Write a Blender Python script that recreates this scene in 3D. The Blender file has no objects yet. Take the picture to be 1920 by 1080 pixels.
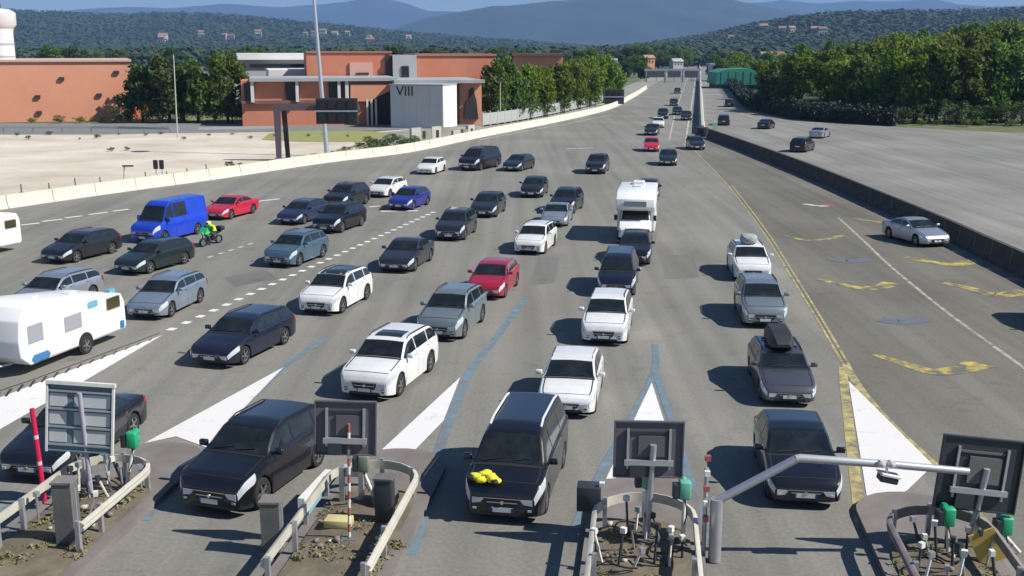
import bpy, bmesh, math, random
import numpy as np
from mathutils import Vector, Matrix, noise as mnoise

# ------------------------------------------------------------ camera, sky, sun, exposure
scene = bpy.context.scene
FPX, YH, CAMH = 2050.0, 95.0, 11.0          # focal length in photo pixels, horizon row, camera height
PITCH = math.atan((540 - YH) / FPX)
cam_data = bpy.data.cameras.new('camera')
cam_data.sensor_width = 36.0
cam_data.lens = FPX / 1920 * 36.0
cam_data.clip_start = 0.1
cam_data.clip_end = 40000
cam = bpy.data.objects.new('camera', cam_data)
scene.collection.objects.link(cam)
cam.location = (0, 0, CAMH)
cam.rotation_euler = (math.pi / 2 - PITCH, 0, 0)
scene.camera = cam

SUN_AZ, SUN_EL = math.radians(104), math.radians(43)
world = bpy.data.worlds.new('World')
scene.world = world
world.use_nodes = True
wn = world.node_tree
sky = wn.nodes.new('ShaderNodeTexSky')
sky.sky_type = 'NISHITA'
sky.sun_disc = False
sky.sun_elevation = SUN_EL
sky.sun_rotation = SUN_AZ
sky.altitude = 300
sky.air_density = 1.0
sky.dust_density = 0.0
sky.ozone_density = 5.0
wn.links.new(sky.outputs[0], wn.nodes['Background'].inputs[0])
wn.nodes['Background'].inputs[1].default_value = 0.062

sun_data = bpy.data.lights.new('sun', 'SUN')
sun_data.energy = 4.6
sun_data.angle = math.radians(0.5)
sun_data.color = (1.0, 0.95, 0.87)
sun = bpy.data.objects.new('sun', sun_data)
scene.collection.objects.link(sun)
to_sun = Vector((math.sin(SUN_AZ) * math.cos(SUN_EL), math.cos(SUN_AZ) * math.cos(SUN_EL), math.sin(SUN_EL)))
sun.rotation_euler = to_sun.to_track_quat('Z', 'Y').to_euler()
sun.location = to_sun * 100

scene.view_settings.view_transform = 'Standard'
scene.view_settings.look = 'None'
scene.view_settings.gamma = 1.0
scene.view_settings.exposure = 0.62
scene.view_settings.use_curve_mapping = False
scene.render.engine = 'CYCLES'
scene.cycles.use_denoising = True
scene.cycles.max_bounces = 5
scene.cycles.volume_bounces = 0
scene.cycles.caustics_reflective = False
scene.cycles.caustics_refractive = False
HAZE = 0.00011

# ------------------------------------------------------------ helpers
C = scene.collection
rnd = random.Random(7)
cP, sP = math.cos(PITCH), math.sin(PITCH)

def A(px, py, h=0.0):
    """where the sight line through a photo pixel meets the level h"""
    vx, vy = (px - 960) / FPX, (py - 540) / FPX
    fw, dn = cP - vy * sP, vy * cP + sP
    t = (CAMH - h) / dn
    return Vector((vx * t, fw * t, h))

def P(px, py, Y):
    """the point on a photo pixel's sight line at forward distance Y"""
    vx, vy = (px - 960) / FPX, (py - 540) / FPX
    fw, dn = cP - vy * sP, vy * cP + sP
    t = Y / fw
    return Vector((vx * t, Y, CAMH - dn * t))

def tag(o, label=None, cat=None, group=None, kind=None):
    if label: o['label'] = label
    if cat: o['category'] = cat
    if group: o['group'] = group
    if kind: o['kind'] = kind
    return o

def link(name, data, parent=None, loc=None, rot=None, scale=None):
    o = bpy.data.objects.new(name, data)
    C.objects.link(o)
    if parent is not None: o.parent = parent
    if loc is not None: o.location = loc
    if rot is not None: o.rotation_euler = rot
    if scale is not None: o.scale = scale
    return o

def empty(name, loc=(0, 0, 0), rz=0.0):
    o = link(name, None, None, loc, (0, 0, rz))
    o.empty_display_size = 0.3
    return o

class MB:
    def __init__(self):
        self.v, self.f, self.m = [], [], []
    def add(self, vs, fs, mi=0):
        b = len(self.v)
        self.v += [tuple(v) for v in vs]
        self.f += [tuple(b + i for i in f) for f in fs]
        self.m += [mi] * len(fs)
        return self
    def box(self, c, s, rz=0.0, mi=0, M=None):
        x, y, z = s[0] / 2, s[1] / 2, s[2] / 2
        R = Matrix.Rotation(rz, 3, 'Z') if M is None else M
        c = Vector(c)
        vs = [c + R @ Vector((a * x, b * y, d * z)) for a in (-1, 1) for b in (-1, 1) for d in (-1, 1)]
        fs = [(0, 1, 3, 2), (4, 6, 7, 5), (0, 4, 5, 1), (2, 3, 7, 6), (0, 2, 6, 4), (1, 5, 7, 3)]
        return self.add(vs, fs, mi)
    def tube(self, pts, r, seg=8, mi=0, caps=True):
        pts = [Vector(p) for p in pts]
        n = len(pts)
        rs = r if isinstance(r, (list, tuple)) else [r] * n
        vs, fs = [], []
        a = None
        for i, p in enumerate(pts):
            d = (pts[min(i + 1, n - 1)] - pts[max(i - 1, 0)]).normalized()
            if a is None: a = d.cross(Vector((0, 0, 1)) if abs(d.z) < 0.9 else Vector((1, 0, 0)))
            a = (a - d * a.dot(d)).normalized(); b = d.cross(a).normalized()
            for k in range(seg):
                t = 2 * math.pi * k / seg
                vs.append(p + (a * math.cos(t) + b * math.sin(t)) * rs[i])
        for i in range(n - 1):
            for k in range(seg):
                k2 = (k + 1) % seg
                fs.append((i * seg + k, i * seg + k2, (i + 1) * seg + k2, (i + 1) * seg + k))
        if caps:
            fs.append(tuple(range(seg))); fs.append(tuple(range((n - 1) * seg, n * seg))[::-1])
        return self.add(vs, fs, mi)
    def lathe(self, prof, seg=16, axis='Z', c=(0, 0, 0), mi=0):
        vs, fs = [], []
        c = Vector(c)
        for r, h in prof:
            for k in range(seg):
                t = 2 * math.pi * k / seg
                if axis == 'Z': vs.append(c + Vector((r * math.cos(t), r * math.sin(t), h)))
                else: vs.append(c + Vector((r * math.cos(t), h, r * math.sin(t))))
        for i in range(len(prof) - 1):
            for k in range(seg):
                k2 = (k + 1) % seg
                fs.append((i * seg + k, i * seg + k2, (i + 1) * seg + k2, (i + 1) * seg + k))
        return self.add(vs, fs, mi)
    def prism(self, poly, a, b, mi=0):
        """poly: list of points (Vector); extruded from offset a to offset b (Vectors)"""
        n = len(poly); a = Vector(a); b = Vector(b)
        vs = [Vector(p) + a for p in poly] + [Vector(p) + b for p in poly]
        fs = [tuple(range(n))[::-1], tuple(range(n, 2 * n))]
        fs += [(i, (i + 1) % n, n + (i + 1) % n, n + i) for i in range(n)]
        return self.add(vs, fs, mi)
    def mesh(self, name, mats, smooth=None):
        me = bpy.data.meshes.new(name)
        me.from_pydata(self.v, [], self.f)
        for m in (mats if isinstance(mats, (list, tuple)) else [mats]): me.materials.append(m)
        if any(self.m): me.polygons.foreach_set('material_index', self.m)
        bm = bmesh.new(); bm.from_mesh(me)
        bmesh.ops.recalc_face_normals(bm, faces=bm.faces[:])
        bm.to_mesh(me); bm.free()
        if smooth is not None:
            me.polygons.foreach_set('use_smooth', [True] * len(me.polygons))
            me.set_sharp_from_angle(angle=math.radians(smooth))
        me.update()
        return me
    def build(self, name, mats, parent=None, loc=None, rot=None, smooth=None):
        return link(name, self.mesh(name, mats, smooth), parent, loc, rot)

def bevelled(mb, w, seg=2):
    """the same solid with rounded edges"""
    me = mb.mesh('tmp', [])
    bm = bmesh.new(); bm.from_mesh(me)
    bmesh.ops.remove_doubles(bm, verts=bm.verts[:], dist=1e-5)
    bmesh.ops.bevel(bm, geom=bm.edges[:], offset=w, segments=seg, affect='EDGES', profile=0.5)
    out = MB()
    bm.verts.index_update()
    out.v = [tuple(v.co) for v in bm.verts]
    out.f = [tuple(v.index for v in f.verts) for f in bm.faces]
    out.m = [0] * len(out.f)
    bm.free(); bpy.data.meshes.remove(me)
    return out

# ------------------------------------------------------------ materials
MAT = {}
def mat(key, col, rough=0.7, metal=0.0, var=0.0, scale=3.0, col2=None, bump=0.0, bscale=30.0, coat=0.0, spec=0.5,
        trans=0.0, obj_var=0.0, coords='Object'):
    if key in MAT: return MAT[key]
    m = bpy.data.materials.new(key)
    m.use_nodes = True
    nt = m.node_tree; N = nt.nodes; L = nt.links
    b = N['Principled BSDF']
    b.inputs['Roughness'].default_value = rough
    b.inputs['Metallic'].default_value = metal
    b.inputs['Specular IOR Level'].default_value = spec
    b.inputs['Coat Weight'].default_value = coat
    b.inputs['Coat Roughness'].default_value = 0.06
    b.inputs['Base Color'].default_value = (*col, 1)
    out = None
    if var > 0 or col2:
        tc = N.new('ShaderNodeTexCoord')
        nz = N.new('ShaderNodeTexNoise'); nz.inputs['Scale'].default_value = scale
        nz.inputs['Detail'].default_value = 6; nz.inputs['Roughness'].default_value = 0.62
        L.new(tc.outputs[coords], nz.inputs['Vector'])
        cr = N.new('ShaderNodeValToRGB')
        c2 = col2 if col2 else tuple(c * (1 + var) for c in col)
        c1 = col if col2 else tuple(c * (1 - var) for c in col)
        cr.color_ramp.elements[0].position = 0.33; cr.color_ramp.elements[1].position = 0.67
        cr.color_ramp.elements[0].color = (*c1, 1); cr.color_ramp.elements[1].color = (*c2, 1)
        L.new(nz.outputs['Fac'], cr.inputs['Fac'])
        out = cr.outputs['Color']
    if obj_var > 0:
        oi = N.new('ShaderNodeObjectInfo')
        hs = N.new('ShaderNodeHueSaturation')
        mr = N.new('ShaderNodeMapRange'); mr.inputs[3].default_value = 1 - obj_var; mr.inputs[4].default_value = 1 + obj_var
        L.new(oi.outputs['Random'], mr.inputs[0]); L.new(mr.outputs[0], hs.inputs['Value'])
        mh = N.new('ShaderNodeMapRange'); mh.inputs[3].default_value = 0.5 - 0.07 * obj_var; mh.inputs[4].default_value = 0.5 + 0.06 * obj_var
        L.new(oi.outputs['Random'], mh.inputs[0]); L.new(mh.outputs[0], hs.inputs['Hue'])
        if out: L.new(out, hs.inputs['Color'])
        else: hs.inputs['Color'].default_value = (*col, 1)
        out = hs.outputs['Color']
    if out: L.new(out, b.inputs['Base Color'])
    if bump > 0:
        tc2 = N.new('ShaderNodeTexCoord')
        n2 = N.new('ShaderNodeTexNoise'); n2.inputs['Scale'].default_value = bscale; n2.inputs['Detail'].default_value = 4
        L.new(tc2.outputs[coords], n2.inputs['Vector'])
        bp = N.new('ShaderNodeBump'); bp.inputs['Strength'].default_value = bump; bp.inputs['Distance'].default_value = 0.05
        L.new(n2.outputs['Fac'], bp.inputs['Height']); L.new(bp.outputs['Normal'], b.inputs['Normal'])
    if trans > 0:
        tr = N.new('ShaderNodeBsdfTranslucent'); mx = N.new('ShaderNodeMixShader'); mx.inputs[0].default_value = trans
        if out: L.new(out, tr.inputs['Color'])
        else: tr.inputs['Color'].default_value = (*col, 1)
        L.new(b.outputs[0], mx.inputs[1]); L.new(tr.outputs[0], mx.inputs[2])
        L.new(mx.outputs[0], N['Material Output'].inputs['Surface'])
    MAT[key] = m
    return m

def asphalt(key, col, patch, seed):
    """worn asphalt: aggregate speckle, soft large stains, streaks along the lanes"""
    m = bpy.data.materials.new(key); m.use_nodes = True
    nt = m.node_tree; N = nt.nodes; L = nt.links
    b = N['Principled BSDF']; b.inputs['Roughness'].default_value = 0.85; b.inputs['Specular IOR Level'].default_value = 0.3
    tc = N.new('ShaderNodeTexCoord')
    def nz(scale, det, sx=1, sy=1, off=0):
        mp = N.new('ShaderNodeMapping'); mp.inputs['Scale'].default_value = (sx, sy, 1); mp.inputs['Location'].default_value = (off, off * .7, 0)
        mp.inputs['Rotation'].default_value = (0, 0, math.radians(7))
        n = N.new('ShaderNodeTexNoise'); n.inputs['Scale'].default_value = scale; n.inputs['Detail'].default_value = det
        L.new(tc.outputs['Object'], mp.inputs['Vector']); L.new(mp.outputs[0], n.inputs['Vector'])
        return n.outputs['Fac']
    def mapr(x, lo, hi, a, c):
        r = N.new('ShaderNodeMapRange'); r.inputs[1].default_value = lo; r.inputs[2].default_value = hi
        r.inputs[3].default_value = a; r.inputs[4].default_value = c
        L.new(x, r.inputs[0]); return r.outputs[0]
    def mul(x, y):
        q = N.new('ShaderNodeMath'); q.operation = 'MULTIPLY'; L.new(x, q.inputs[0]); L.new(y, q.inputs[1]); return q.outputs[0]
    big = mapr(nz(0.09, 5, off=seed), .35, .65, 1 - patch, 1 + patch)
    track = mapr(nz(1.3, 3, sx=1.0, sy=0.018, off=seed + 5), .36, .62, 1 - patch * 1.1, 1 + patch * .5)
    oil = mapr(nz(.55, 6, off=seed + 17), .62, .74, 1.0, .80)
    streak = mapr(nz(0.5, 4, sx=1.0, sy=0.05, off=seed + 3), .38, .62, 1 - patch * .7, 1 + patch * .6)
    fine = mapr(nz(9, 3, off=seed), .3, .7, .88, 1.12)
    crack = mapr(nz(1.1, 9, off=seed + 9), .30, .40, .86, 1.0)
    v = mul(mul(mul(big, streak), mul(fine, crack)), mul(track, oil))
    cc = N.new('ShaderNodeMix'); cc.data_type = 'RGBA'; cc.blend_type = 'MULTIPLY'; cc.inputs[0].default_value = 1
    cc.inputs[6].default_value = (*col, 1)
    cb = N.new('ShaderNodeCombineColor'); L.new(v, cb.inputs[0]); L.new(v, cb.inputs[1]); L.new(v, cb.inputs[2])
    L.new(cb.outputs[0], cc.inputs[7]); L.new(cc.outputs[2], b.inputs['Base Color'])
    bp = N.new('ShaderNodeBump'); bp.inputs['Strength'].default_value = .25; bp.inputs['Distance'].default_value = .01
    L.new(nz(60, 2), bp.inputs['Height']); L.new(bp.outputs[0], b.inputs['Normal'])
    MAT[key] = m
    return m

def worn_paint(key, col, wear, under=None, scale=2.2):
    """road paint rubbed thin by tyres: paint mixed with the asphalt showing through"""
    m = bpy.data.materials.new(key); m.use_nodes = True
    nt = m.node_tree; N = nt.nodes; L = nt.links
    b = N['Principled BSDF']; b.inputs['Roughness'].default_value = 0.7
    tc = N.new('ShaderNodeTexCoord')
    n = N.new('ShaderNodeTexNoise'); n.inputs['Scale'].default_value = scale; n.inputs['Detail'].default_value = 8
    n.inputs['Roughness'].default_value = .7
    L.new(tc.outputs['Object'], n.inputs['Vector'])
    cr = N.new('ShaderNodeValToRGB')
    cr.color_ramp.elements[0].position = max(0, wear - .12); cr.color_ramp.elements[1].position = wear + .12
    u = under or (0.12, 0.12, 0.11)
    cr.color_ramp.elements[0].color = (*u, 1); cr.color_ramp.elements[1].color = (*col, 1)
    L.new(n.outputs['Fac'], cr.inputs['Fac']); L.new(cr.outputs[0], b.inputs['Base Color'])
    MAT[key] = m
    return m

# ------------------------------------------------------------ ground, roads, paint
ground_m = mat('ground_mixed', (0.17, 0.165, 0.115), .95, scale=.012, col2=(0.07, 0.10, 0.035))
asph = asphalt('asphalt_plaza', (0.200, 0.195, 0.172), .10, 1)
asph_r = asphalt('asphalt_brown', (0.150, 0.143, 0.120), .12, 5)
asph_l = asphalt('asphalt_pale', (0.215, 0.21, 0.19), .12, 9)
sand_m = mat('sand', (0.45, 0.385, 0.30), .95, scale=.11, col2=(0.64, 0.575, 0.49), bump=.3, bscale=3)
grav_m = mat('gravel_slope', (0.30, 0.29, 0.25), .95, scale=.3, col2=(0.20, 0.21, 0.16), bump=.3, bscale=3)
dry_m = mat('dry_grass', (0.30, 0.27, 0.10), .95, scale=.6, col2=(0.20, 0.24, 0.07), bump=.5, bscale=4)
grey_road_m = mat('grey_road', (0.20, 0.205, 0.20), .9, scale=.3, col2=(0.15, 0.16, 0.155))

def sheet(name, pts, m, parent=None, kind=None):
    me = bpy.data.meshes.new(name)
    bm = bmesh.new()
    f = bm.faces.new([bm.verts.new(p) for p in pts])
    if f.normal.z < 0 or True:
        f.normal_update()
        if f.normal.z < 0: f.normal_flip()
    bmesh.ops.triangulate(bm, faces=[f], ngon_method='EAR_CLIP')
    bm.to_mesh(me); bm.free()
    me.materials.append(m)
    o = link(name, me, parent)
    if kind: tag(o, kind=kind)
    return o

R_ = 9500
gme = MB()
ng = 40
xs = [math.copysign((abs(i) / ng) ** 2.2, i) * R_ for i in range(-ng, ng + 1)]
ys = [-500 + 13100 * (i / (2 * ng)) ** 2 for i in range(2 * ng + 1)]
gv = [(x, y, -0.05) for y in ys for x in xs]
n1 = len(xs)
gme.add(gv, [(j * n1 + i, j * n1 + i + 1, (j + 1) * n1 + i + 1, (j + 1) * n1 + i) for j in range(n1 - 1) for i in range(n1 - 1)])
ground = gme.build('ground', ground_m)
tag(ground, kind='structure')

EDGE = [(-420, 455), (-200, 420), (0, 392), (200, 363), (400, 336), (600, 306), (760, 286), (900, 257), (1050, 227),
        (1140, 205), (1185, 183), (1212, 166), (1238, 151), (1262, 136), (1287, 121)]
REDGE = [(1338, 121), (1350, 140), (1364, 166), (1398, 207), (1480, 226), (1680, 238), (1920, 250), (2400, 272)]
poly = [A(*p) for p in EDGE] + [A(*p) for p in REDGE] + [Vector((75, 2, 0)), Vector((-45, 2, 0))]
road = sheet('road', poly, asph, kind='structure')
# the far carriageway, paler; and the brown strip between the yellow line and the dark barrier
YEL = [(1296, 276), (1330, 310), (1365, 347), (1400, 392), (1440, 448), (1480, 513), (1530, 595), (1582, 684)]
DARKB = [(1330, 258), (1420, 292), (1530, 336), (1640, 384), (1760, 438), (1860, 487), (1960, 535), (2120, 620), (2300, 720)]
MEDIAN = [(1317, 252), (1315, 220), (1314, 190), (1313, 165), (1312.5, 145), (1312, 124)]
sheet('far_carriageway', [A(*p, .004) for p in [(1336, 256)] + DARKB[1:]] + [Vector((78, 30, .004))] +
      [A(*p, .004) for p in REDGE[::-1]] + [A(*p, .004) for p in [(1314, 124), (1315, 160), (1317, 200)]], asph_l, road)
sheet('worn_lane', [A(*p, .004) for p in YEL] + [A(1592, 715, .004), A(1750, 880, .004), A(1900, 1060, .004), A(2300, 1060, .004)] +
      [A(*p, .004) for p in DARKB[::-1]], asph_r, road)

white_p = worn_paint('paint_white', (0.68, 0.665, 0.65), .31, (.36, .35, .33), scale=1.4)
white_f = worn_paint('paint_white_faded', (0.62, 0.60, 0.55), .46)
yellow_p = worn_paint('paint_yellow', (0.50, 0.42, 0.16), .50, (0.15, .14, .10))
yellow_f = worn_paint('paint_yellow_faded', (0.72, 0.56, 0.06), .57, (0.13, .122, .098), scale=1.3)
blue_p = worn_paint('paint_blue', (0.12, 0.24, 0.33), .52, (.145, .15, .15))
blue_f = worn_paint('paint_blue_faded', (0.11, 0.15, 0.24), .52, (.12, .115, .10))
red_p = worn_paint('paint_red', (0.55, 0.06, 0.10), .44, (0.15, .12, .11))
black_p = mat('tar', (0.03, 0.03, 0.03), .8)

def ribbon(name, pxs, width, m, h=.008, parent=None, w2=None):
    pts = [A(*p, h) for p in pxs]
    n = len(pts); L_, R2 = [], []
    for i, p in enumerate(pts):
        d = (pts[min(i + 1, n - 1)] - pts[max(i - 1, 0)]); d.z = 0; d.normalize()
        nn = Vector((-d.y, d.x, 0))
        w = width if w2 is None else width + (w2 - width) * i / max(1, n - 1)
        L_.append(p + nn * w / 2); R2.append(p - nn * w / 2)
    mb = MB(); mb.add(L_ + R2, [(i, i + 1, n + i + 1, n + i) for i in range(n - 1)])
    return mb.build(name, m, parent or road)

def dashes(name, p0, p1, n, length, width, m, h=.008):
    a, b = A(*p0, h), A(*p1, h)
    d = (b - a).normalized(); nn = Vector((-d.y, d.x, 0))
    mb = MB(); mb.add([d * length / 2 + nn * width / 2, -d * length / 2 + nn * width / 2, -d * length / 2 - nn * width / 2, d * length / 2 - nn * width / 2], [(0, 1, 2, 3)])
    me = mb.mesh(name, m)
    for i in range(n):
        link(name, me, road, a + (b - a) * (i / max(1, n - 1)))

def curve_px(pts, k=6):
    """smooth pixel polyline"""
    out = []
    P_ = [pts[0]] + list(pts) + [pts[-1]]
    for i in range(1, len(P_) - 2):
        p0, p1, p2, p3 = [np.array(q, float) for q in P_[i - 1:i + 3]]
        for j in range(k):
            t = j / k
            out.append(tuple(.5 * ((2 * p1) + (-p0 + p2) * t + (2 * p0 - 5 * p1 + 4 * p2 - p3) * t * t + (-p0 + 3 * p1 - 3 * p2 + p3) * t ** 3)))
    out.append(tuple(pts[-1]))
    return out

# painted wedges ahead of the toll islands
WEDGE = [
    [(532, 688), (270, 831), (330, 818), (386, 838)],
    [(863, 707), (706, 852), (770, 852), (832, 788)],
    [(1222, 717), (1136, 898), (1208, 893), (1280, 897)],
    [(1591, 714), (1628, 948), (1700, 920), (1750, 872)],
]
for w in WEDGE: sheet('white_wedge', [A(*p, .012) for p in w], white_p, road)
sheet('white_wedge', [A(*p, .012) for p in [(305, 628), (-60, 768), (-140, 830), (-30, 822), (60, 770), (160, 713)]], white_p, road)
# hatch gaps with a broken edge on the wide wedge
ribbon('wedge_edge', [(300, 624), (180, 668), (60, 712), (-60, 752)], .05, black_p, .016)
for i in range(16):
    t = i / 15
    a, b = (285 - 330 * t, 634 + 118 * t), (270 - 330 * t, 648 + 128 * t)
    ribbon('hatch_gap', [a, (a[0] + (b[0] - a[0]) * (.35 + .4 * t), a[1] + (b[1] - a[1]) * (.35 + .4 * t))], .05 + .05 * t, black_p, .018)
# dotted and dashed lane lines
dashes('lane_dot', (322, 617), (812, 398), 31, .42, .34, white_p)
dashes('lane_dot', (395, 481), (470, 457), 5, .5, .22, white_f)
for (x0, x1, y) in [(39, 74, 420), (79, 117, 413), (122, 154, 406.5), (167, 201, 400), (211, 242, 394), (-40, 0, 432), (484, 524, 375)]:
    ribbon('lane_dash', [(x0, y + (x1 - x0) * .06), (x1, y - (x1 - x0) * .06)], .34, white_p)
ribbon('lane_dash', [(692, 388), (712, 386)], .3, white_p)
ribbon('lane_dash', [(714, 396), (784, 395)], .42, white_p)
ribbon('lane_dash', [(775, 388), (793, 385)], .3, white_p)
ribbon('lane_dash', [(1062, 279), (1113, 277)], .5, white_f)
for (a, b) in [((900, 262), (1040, 236)), ((1045, 236), (1150, 214))]:
    ribbon('edge_line', [a, b], .18, white_f)
ribbon('edge_line', [(1285, 272), (1290, 235), (1297, 195), (1302, 160), (1305, 140)], .2, white_f)
ribbon('edge_line', [(1255, 262), (1265, 215), (1280, 170), (1290, 145)], .14, white_f)
# blue toll-lane lines
ribbon('blue_line', curve_px([(985, 560), (925, 640), (880, 700), (838, 800), (800, 930), (770, 1040)]), .30, blue_p)
ribbon('blue_line', curve_px([(612, 634), (560, 668), (505, 712), (420, 800), (330, 900), (270, 975)]), .28, blue_p)
ribbon('blue_line', curve_px([(1228, 645), (1226, 700), (1180, 790), (1118, 905), (1080, 990)]), .26, blue_p)
ribbon('blue_line', curve_px([(1232, 705), (1246, 750), (1278, 850), (1310, 960), (1325, 1020)]), .24, blue_p, .010)
ribbon('blue_line', [(60, 925), (-40, 985)], .3, blue_p)
# yellow double line that parts round the last island
YC = curve_px(YEL)
ribbon('yellow_line', YC, .10, yellow_p)
ribbon('yellow_line', [(x + 5 + 5 * i / len(YC), y) for i, (x, y) in enumerate(YC) if y > 345], .10, yellow_p, .009)
ribbon('yellow_line', curve_px([(1580, 688), (1585, 740), (1598, 850), (1616, 990)]), .30, yellow_p)
ribbon('yellow_line', curve_px([(1586, 684), (1620, 738), (1680, 805), (1760, 880), (1850, 985)]), .28, yellow_p, .010)
# white line and faded yellow lettering beyond it
ribbon('lane_line', curve_px([(1572, 408), (1620, 452), (1680, 508), (1790, 596), (1935, 700)]), .17, worn_paint('paint_cream_faded', (.46, .43, .33), .48))
def smear(pts, w, m, w2=None):
    ribbon('faded_marking', curve_px(pts, 10), w, m, .014, w2=w2)
smear([(1470, 442), (1510, 450), (1548, 448), (1582, 441)], .5, yellow_f)
smear([(1532, 523), (1570, 531), (1612, 540), (1648, 538), (1674, 530)], .35, yellow_f, 1.0)
smear([(1640, 664), (1690, 680), (1752, 697), (1800, 692), (1842, 680)], .35, yellow_f, 1.1)
smear([(1698, 482), (1740, 490), (1790, 496), (1828, 488)], .6, yellow_f, 1.0)
smear([(1772, 530), (1820, 541), (1870, 553), (1925, 546)], .5, yellow_f, 1.1)
smear([(1600, 410), (1640, 415), (1672, 420)], .5, yellow_f)
smear([(1560, 484), (1590, 490), (1630, 486)], .9, blue_f)
smear([(1650, 598), (1690, 604), (1730, 598)], .9, blue_f)
smear([(1508, 382), (1535, 386), (1552, 386)], .6, white_f)
smear([(1546, 385), (1562, 384)], .8, red_p)
for (p, q, w) in [((640, 640), (700, 642), .5), ((1000, 250), (1180, 236), .5)]:
    pass

patch_m = asphalt('asphalt_patch', (0.158, 0.155, 0.142), .08, 31)
for q in ([(560, 800), (640, 778), (668, 800), (590, 826)], [(1240, 480), (1300, 476), (1312, 520), (1246, 524)], [(1010, 480), (1052, 474), (1040, 530), (990, 536)], [(420, 520), (500, 506), (520, 522), (440, 538)]):
    sheet('asphalt_repair', [A(*p, .003) for p in q], patch_m, road)
# land beside the road
sheet('sand_lot', [A(*p, -.03) for p in EDGE[:9]] + [A(*p, -.03) for p in [(1000, 232), (860, 236), (700, 247), (520, 243), (200, 247), (-500, 252)]], sand_m, kind='structure')
sheet('gravel_verge', [A(*p, -.02) for p in EDGE[6:14]] + [A(*p, -.02) for p in [(1225, 140), (1160, 168), (1120, 188), (920, 228), (700, 250), (690, 285)]], grav_m, kind='structure')
sheet('service_road', [A(*p, -.015) for p in [(-600, 254), (200, 252), (345, 249), (520, 247), (700, 245), (900, 237), (900, 231), (690, 233), (340, 231), (-600, 231)]], grey_road_m, kind='structure')
sheet('dry_meadow', [A(*p, -.012) for p in [(490, 262), (560, 266), (690, 266), (735, 252), (700, 246), (640, 245), (540, 246), (505, 250)]], dry_m, kind='structure')
sheet('grass_verge', [A(*p, -.012) for p in [(-600, 229), (900, 230), (900, 222), (-600, 220)]], mat('grass', (0.07, 0.12, 0.025), .95, scale=.3, col2=(0.19, 0.19, 0.06), bump=.6, bscale=3), kind='structure')
sheet('forest_floor', [A(*p, -.02) for p in [(1420, 209), (1480, 222), (1690, 233), (2400, 262), (2700, 175), (1900, 150), (1500, 150), (1400, 165)]], mat('forest_floor', (.022, .026, .014), .95, scale=.3, col2=(.035, .045, .018)), kind='structure')
sheet('roadside_grass', [A(*p, -.012) for p in [(1684, 240), (2400, 274), (2400, 232), (1800, 214), (1690, 222)]], mat('grass_right', (0.05, 0.09, 0.02), .95, scale=.25, col2=(0.17, 0.16, 0.08), bump=.6, bscale=3), kind='structure')

# ------------------------------------------------------------ barriers
def resample(pts, step):
    out, acc = [pts[0]], 0.0
    need = step
    for a, b in zip(pts, pts[1:]):
        d = (b - a).length; pos = 0.0
        while d - pos >= need:
            pos += need; out.append(a + (b - a) * (pos / d)); need = step
        need -= d - pos
    return out

JERSEY = [(-.30, 0), (-.30, .08), (-.17, .30), (-.10, .90), (.10, .90), (.17, .30), (.30, .08), (.30, 0)]
def barrier(name, pxs, m, step, label, group=None, hs=1.0, ws=1.0, gap=.06, part='barrier_segment', minus=None):
    pts = resample([A(*p) for p in curve_px(pxs, 8)], step)
    root = empty(name, pts[0]); tag(root, label, 'barrier', group)
    prof = [Vector((0, y * ws, z * hs)) for y, z in JERSEY]
    mb = MB(); mb.prism(prof, (0, 0, 0), (step - gap, 0, 0))
    mb.box(((step - gap) * .25, -.25 * ws, .03), (.35, .16 * ws, .09))
    me = mb.mesh(part, m)
    for a, b in zip(pts, pts[1:]):
        d = b - a
        s = link(part, me, root, a - pts[0], (0, 0, math.atan2(d.y, d.x) + rnd.uniform(-.004, .004)))
    return root

cream_m = mat('cream_concrete', (0.60, 0.57, 0.47), .85, var=.10, scale=.8, bump=.15, bscale=12)
dark_conc = mat('dark_concrete', (0.055, 0.051, 0.046), .9, var=.3, scale=.9, bump=.2, bscale=8)
conc_m = mat('concrete', (0.42, 0.41, 0.37), .85, var=.12, scale=1.2, bump=.15, bscale=12)
barrier('concrete_barrier', [(-420, 455)] + EDGE[1:12], cream_m, 4.0, 'long cream concrete barrier along the left edge of the plaza beside the sand lot', hs=1.05, ws=1.15)
barrier('dark_barrier', DARKB, dark_conc, 2.5, 'dark weathered barrier curving between the plaza and the right carriageway', hs=1.25, ws=1.3, gap=.10)
barrier('median_barrier', MEDIAN[::1], conc_m, 6.0, 'straight median wall running away to the distance between both carriageways', hs=1.35, ws=1.5, gap=.03)
# crash cushion at the head of the median
o = empty('crash_cushion', A(1315, 255)); tag(o, 'dark crash cushion at the near end of the median wall', 'crash cushion')
mb = MB()
prof = [Vector((.75 * math.cos(t), -1.1 - .75 * math.sin(t), 0)) for t in np.linspace(0, math.pi, 9)] + [Vector((-.75, .6, 0)), Vector((.75, .6, 0))]
mb.prism(prof, (0, 0, .02), (0, 0, 1.15)); mb.build('cushion_body', mat('black_rubber', (.02, .02, .022), .8), o)
for k in range(3):
    mb = MB(); mb.prism([Vector((p.x * 1.03, p.y * 1.02, 0)) for p in prof], (0, 0, .25 + .3 * k), (0, 0, .36 + .3 * k)); mb.build('band', mat('dark_steel', (.06, .06, .065), .5, .6), o)
o = empty('marker_board', A(1340, 251)); tag(o, 'small pale green marker panel beside the head of the median', 'marker')
MB().tube([(0, 0, 0), (0, 0, .6)], .04).build('post', mat('galvanised', (.45, .46, .47), .45, .6, var=.1, scale=8), o)
MB().box((0, 0, 1.05), (.62, .05, .95)).build('panel', mat('pale_green', (.22, .46, .36), .6), o)
MB().box((0, 0, 1.62), (.3, .08, .12)).build('cap', mat('white_plastic', (.75, .75, .75), .5), o)

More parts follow.
